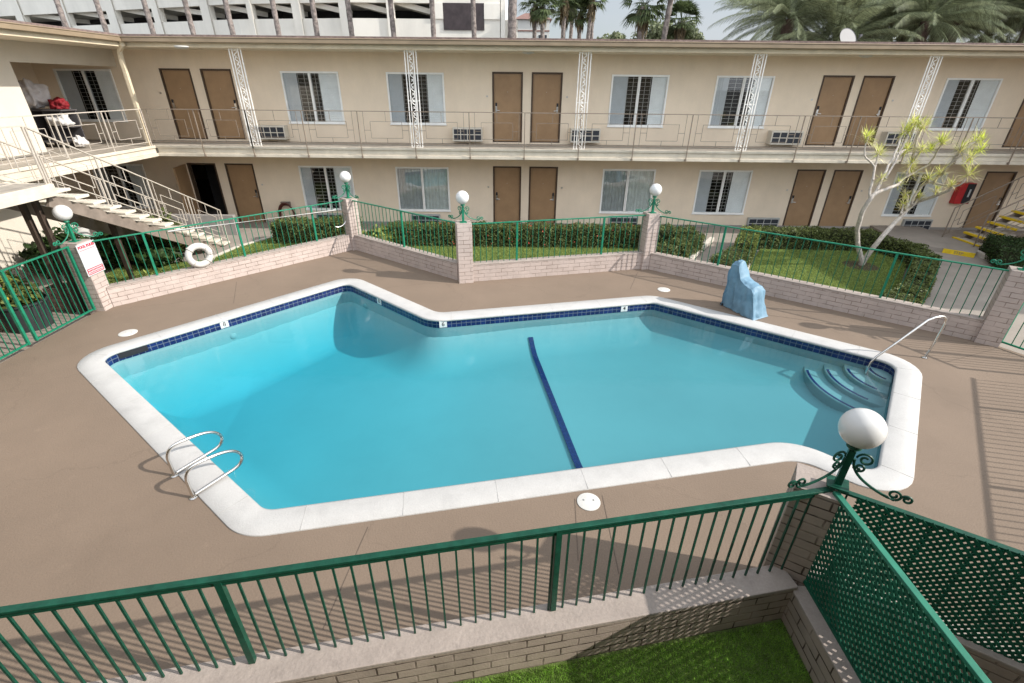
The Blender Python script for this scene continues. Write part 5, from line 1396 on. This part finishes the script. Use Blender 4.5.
# sloping ramp beams seen in the openings
rp = MB()
for k in range(2, len(ops)):
    a, b = along(U(ops[k][0])), along(U(ops[k][1])); d_ = (b-a).normalized(); n = Vector((-d_.y, d_.x)); a = a+n*1.4; b = b+n*1.4
    rp.beam((a.x, a.y, 10.1), (b.x, b.y, 9.45), 1.6, .35)
part(rp, 'ramp', M['garage'], g_)
# far house
h_ = thing('house', 'far pale house with a red hipped roof between palm trunks', 'building', (2.2, 72, -.2))
part(MB().box(.1, 4.2, 70, 76, -.2, 11.5), 'wall', M['house'], h_)
V = [(-.2, 69.7, 11.5), (4.5, 69.7, 11.5), (4.5, 76.3, 11.5), (-.2, 76.3, 11.5), (1.2, 72.5, 12.4), (3.2, 72.5, 12.4)]
part(MB().raw(V, [(0, 1, 5, 4), (1, 2, 5), (2, 3, 4, 5), (3, 0, 4), (3, 2, 1, 0)]), 'roof', M['roof_tile'], h_)
part(MB().box(.08, 4.22, 69.95, 69.99, 10.25, 10.4), 'band', M['roof_tile'], h_); part(MB().box(2.9, 3.9, 69.95, 69.99, 9.0, 9.9), 'window', M['ac_dark'], h_)

# ------------------------------------------------------------------ camera, light, world
cam = bpy.data.cameras.new('Camera'); co = bpy.data.objects.new('Camera', cam); COL.objects.link(co)
cam.sensor_width = 36; cam.lens = 478/1024*36; cam.clip_end = 3000; cam.clip_start = .05
co.matrix_world = Matrix.Translation((0, 0, 4.4)) @ Matrix.Rotation(R(90-28.2), 4, 'X') @ Matrix.Rotation(R(.6), 4, 'Z')
sc.camera = co
EL = R(33.4); AZ = math.atan2(.979, -.2)
sd_ = Vector((math.sin(AZ)*math.cos(EL), math.cos(AZ)*math.cos(EL), math.sin(EL)))
sl = bpy.data.lights.new('Sun', 'SUN'); sl.energy = 3.7; sl.angle = R(.6); sl.color = (1, .94, .86)
so = bpy.data.objects.new('Sun', sl); COL.objects.link(so); so.rotation_euler = (-sd_).to_track_quat('-Z', 'Y').to_euler(); so.location = (20, -5, 20)
w = bpy.data.worlds.new('World'); sc.world = w; w.use_nodes = True
nt = w.node_tree; N = nt.nodes; L = nt.links; bg = N['Background']
sk = N.new('ShaderNodeTexSky'); sk.sky_type = 'NISHITA'; sk.sun_disc = False; sk.sun_elevation = EL; sk.sun_rotation = AZ; sk.air_density = 1.0; sk.dust_density = 1.6; sk.ozone_density = 1.0
tc = N.new('ShaderNodeTexCoord'); mp = N.new('ShaderNodeMapping'); mp.inputs['Scale'].default_value = (1, 1, 3.2)
nz = N.new('ShaderNodeTexNoise'); nz.inputs['Scale'].default_value = 2.3; nz.inputs['Detail'].default_value = 8; nz.inputs['Roughness'].default_value = .58
L.new(tc.outputs['Generated'], mp.inputs['Vector']); L.new(mp.outputs['Vector'], nz.inputs['Vector'])
mr = N.new('ShaderNodeMapRange'); mr.inputs['From Min'].default_value = .35; mr.inputs['From Max'].default_value = .68; mr.inputs['To Min'].default_value = .55; mr.inputs['To Max'].default_value = .95
L.new(nz.outputs['Fac'], mr.inputs['Value'])
mx = N.new('ShaderNodeMix'); mx.data_type = 'RGBA'; L.new(mr.outputs[0], mx.inputs['Factor']); L.new(sk.outputs[0], mx.inputs[6])
# cloud colour raised behind the camera, added fill for the shaded facade
nv = N.new('ShaderNodeVectorMath'); nv.operation = 'NORMALIZE'; L.new(tc.outputs['Generated'], nv.inputs[0])
dp_ = N.new('ShaderNodeVectorMath'); dp_.operation = 'DOT_PRODUCT'; L.new(nv.outputs['Vector'], dp_.inputs[0]); dp_.inputs[1].default_value = Vector((.42, -.80, .42)).normalized()
m2 = N.new('ShaderNodeMapRange'); m2.interpolation_type = 'SMOOTHSTEP'; m2.inputs['From Min'].default_value = -.35; m2.inputs['From Max'].default_value = .9; m2.inputs['To Min'].default_value = .68; m2.inputs['To Max'].default_value = 2.4
L.new(dp_.outputs['Value'], m2.inputs['Value'])
cs = N.new('ShaderNodeVectorMath'); cs.operation = 'SCALE'; cs.inputs[0].default_value = (6.6, 7.0, 7.5); L.new(m2.outputs[0], cs.inputs['Scale']); L.new(cs.outputs['Vector'], mx.inputs[7])
L.new(mx.outputs[2], bg.inputs['Color']); bg.inputs['Strength'].default_value = .10
sc.view_settings.view_transform = 'Standard'; sc.view_settings.look = 'None'; sc.view_settings.exposure = 0.55; sc.view_settings.gamma = 1; sc.view_settings.use_curve_mapping = False
sc.cycles.max_bounces = 8; sc.cycles.transparent_max_bounces = 24; sc.cycles.caustics_reflective = False; sc.cycles.caustics_refractive = False
sc.cycles.use_denoising = True
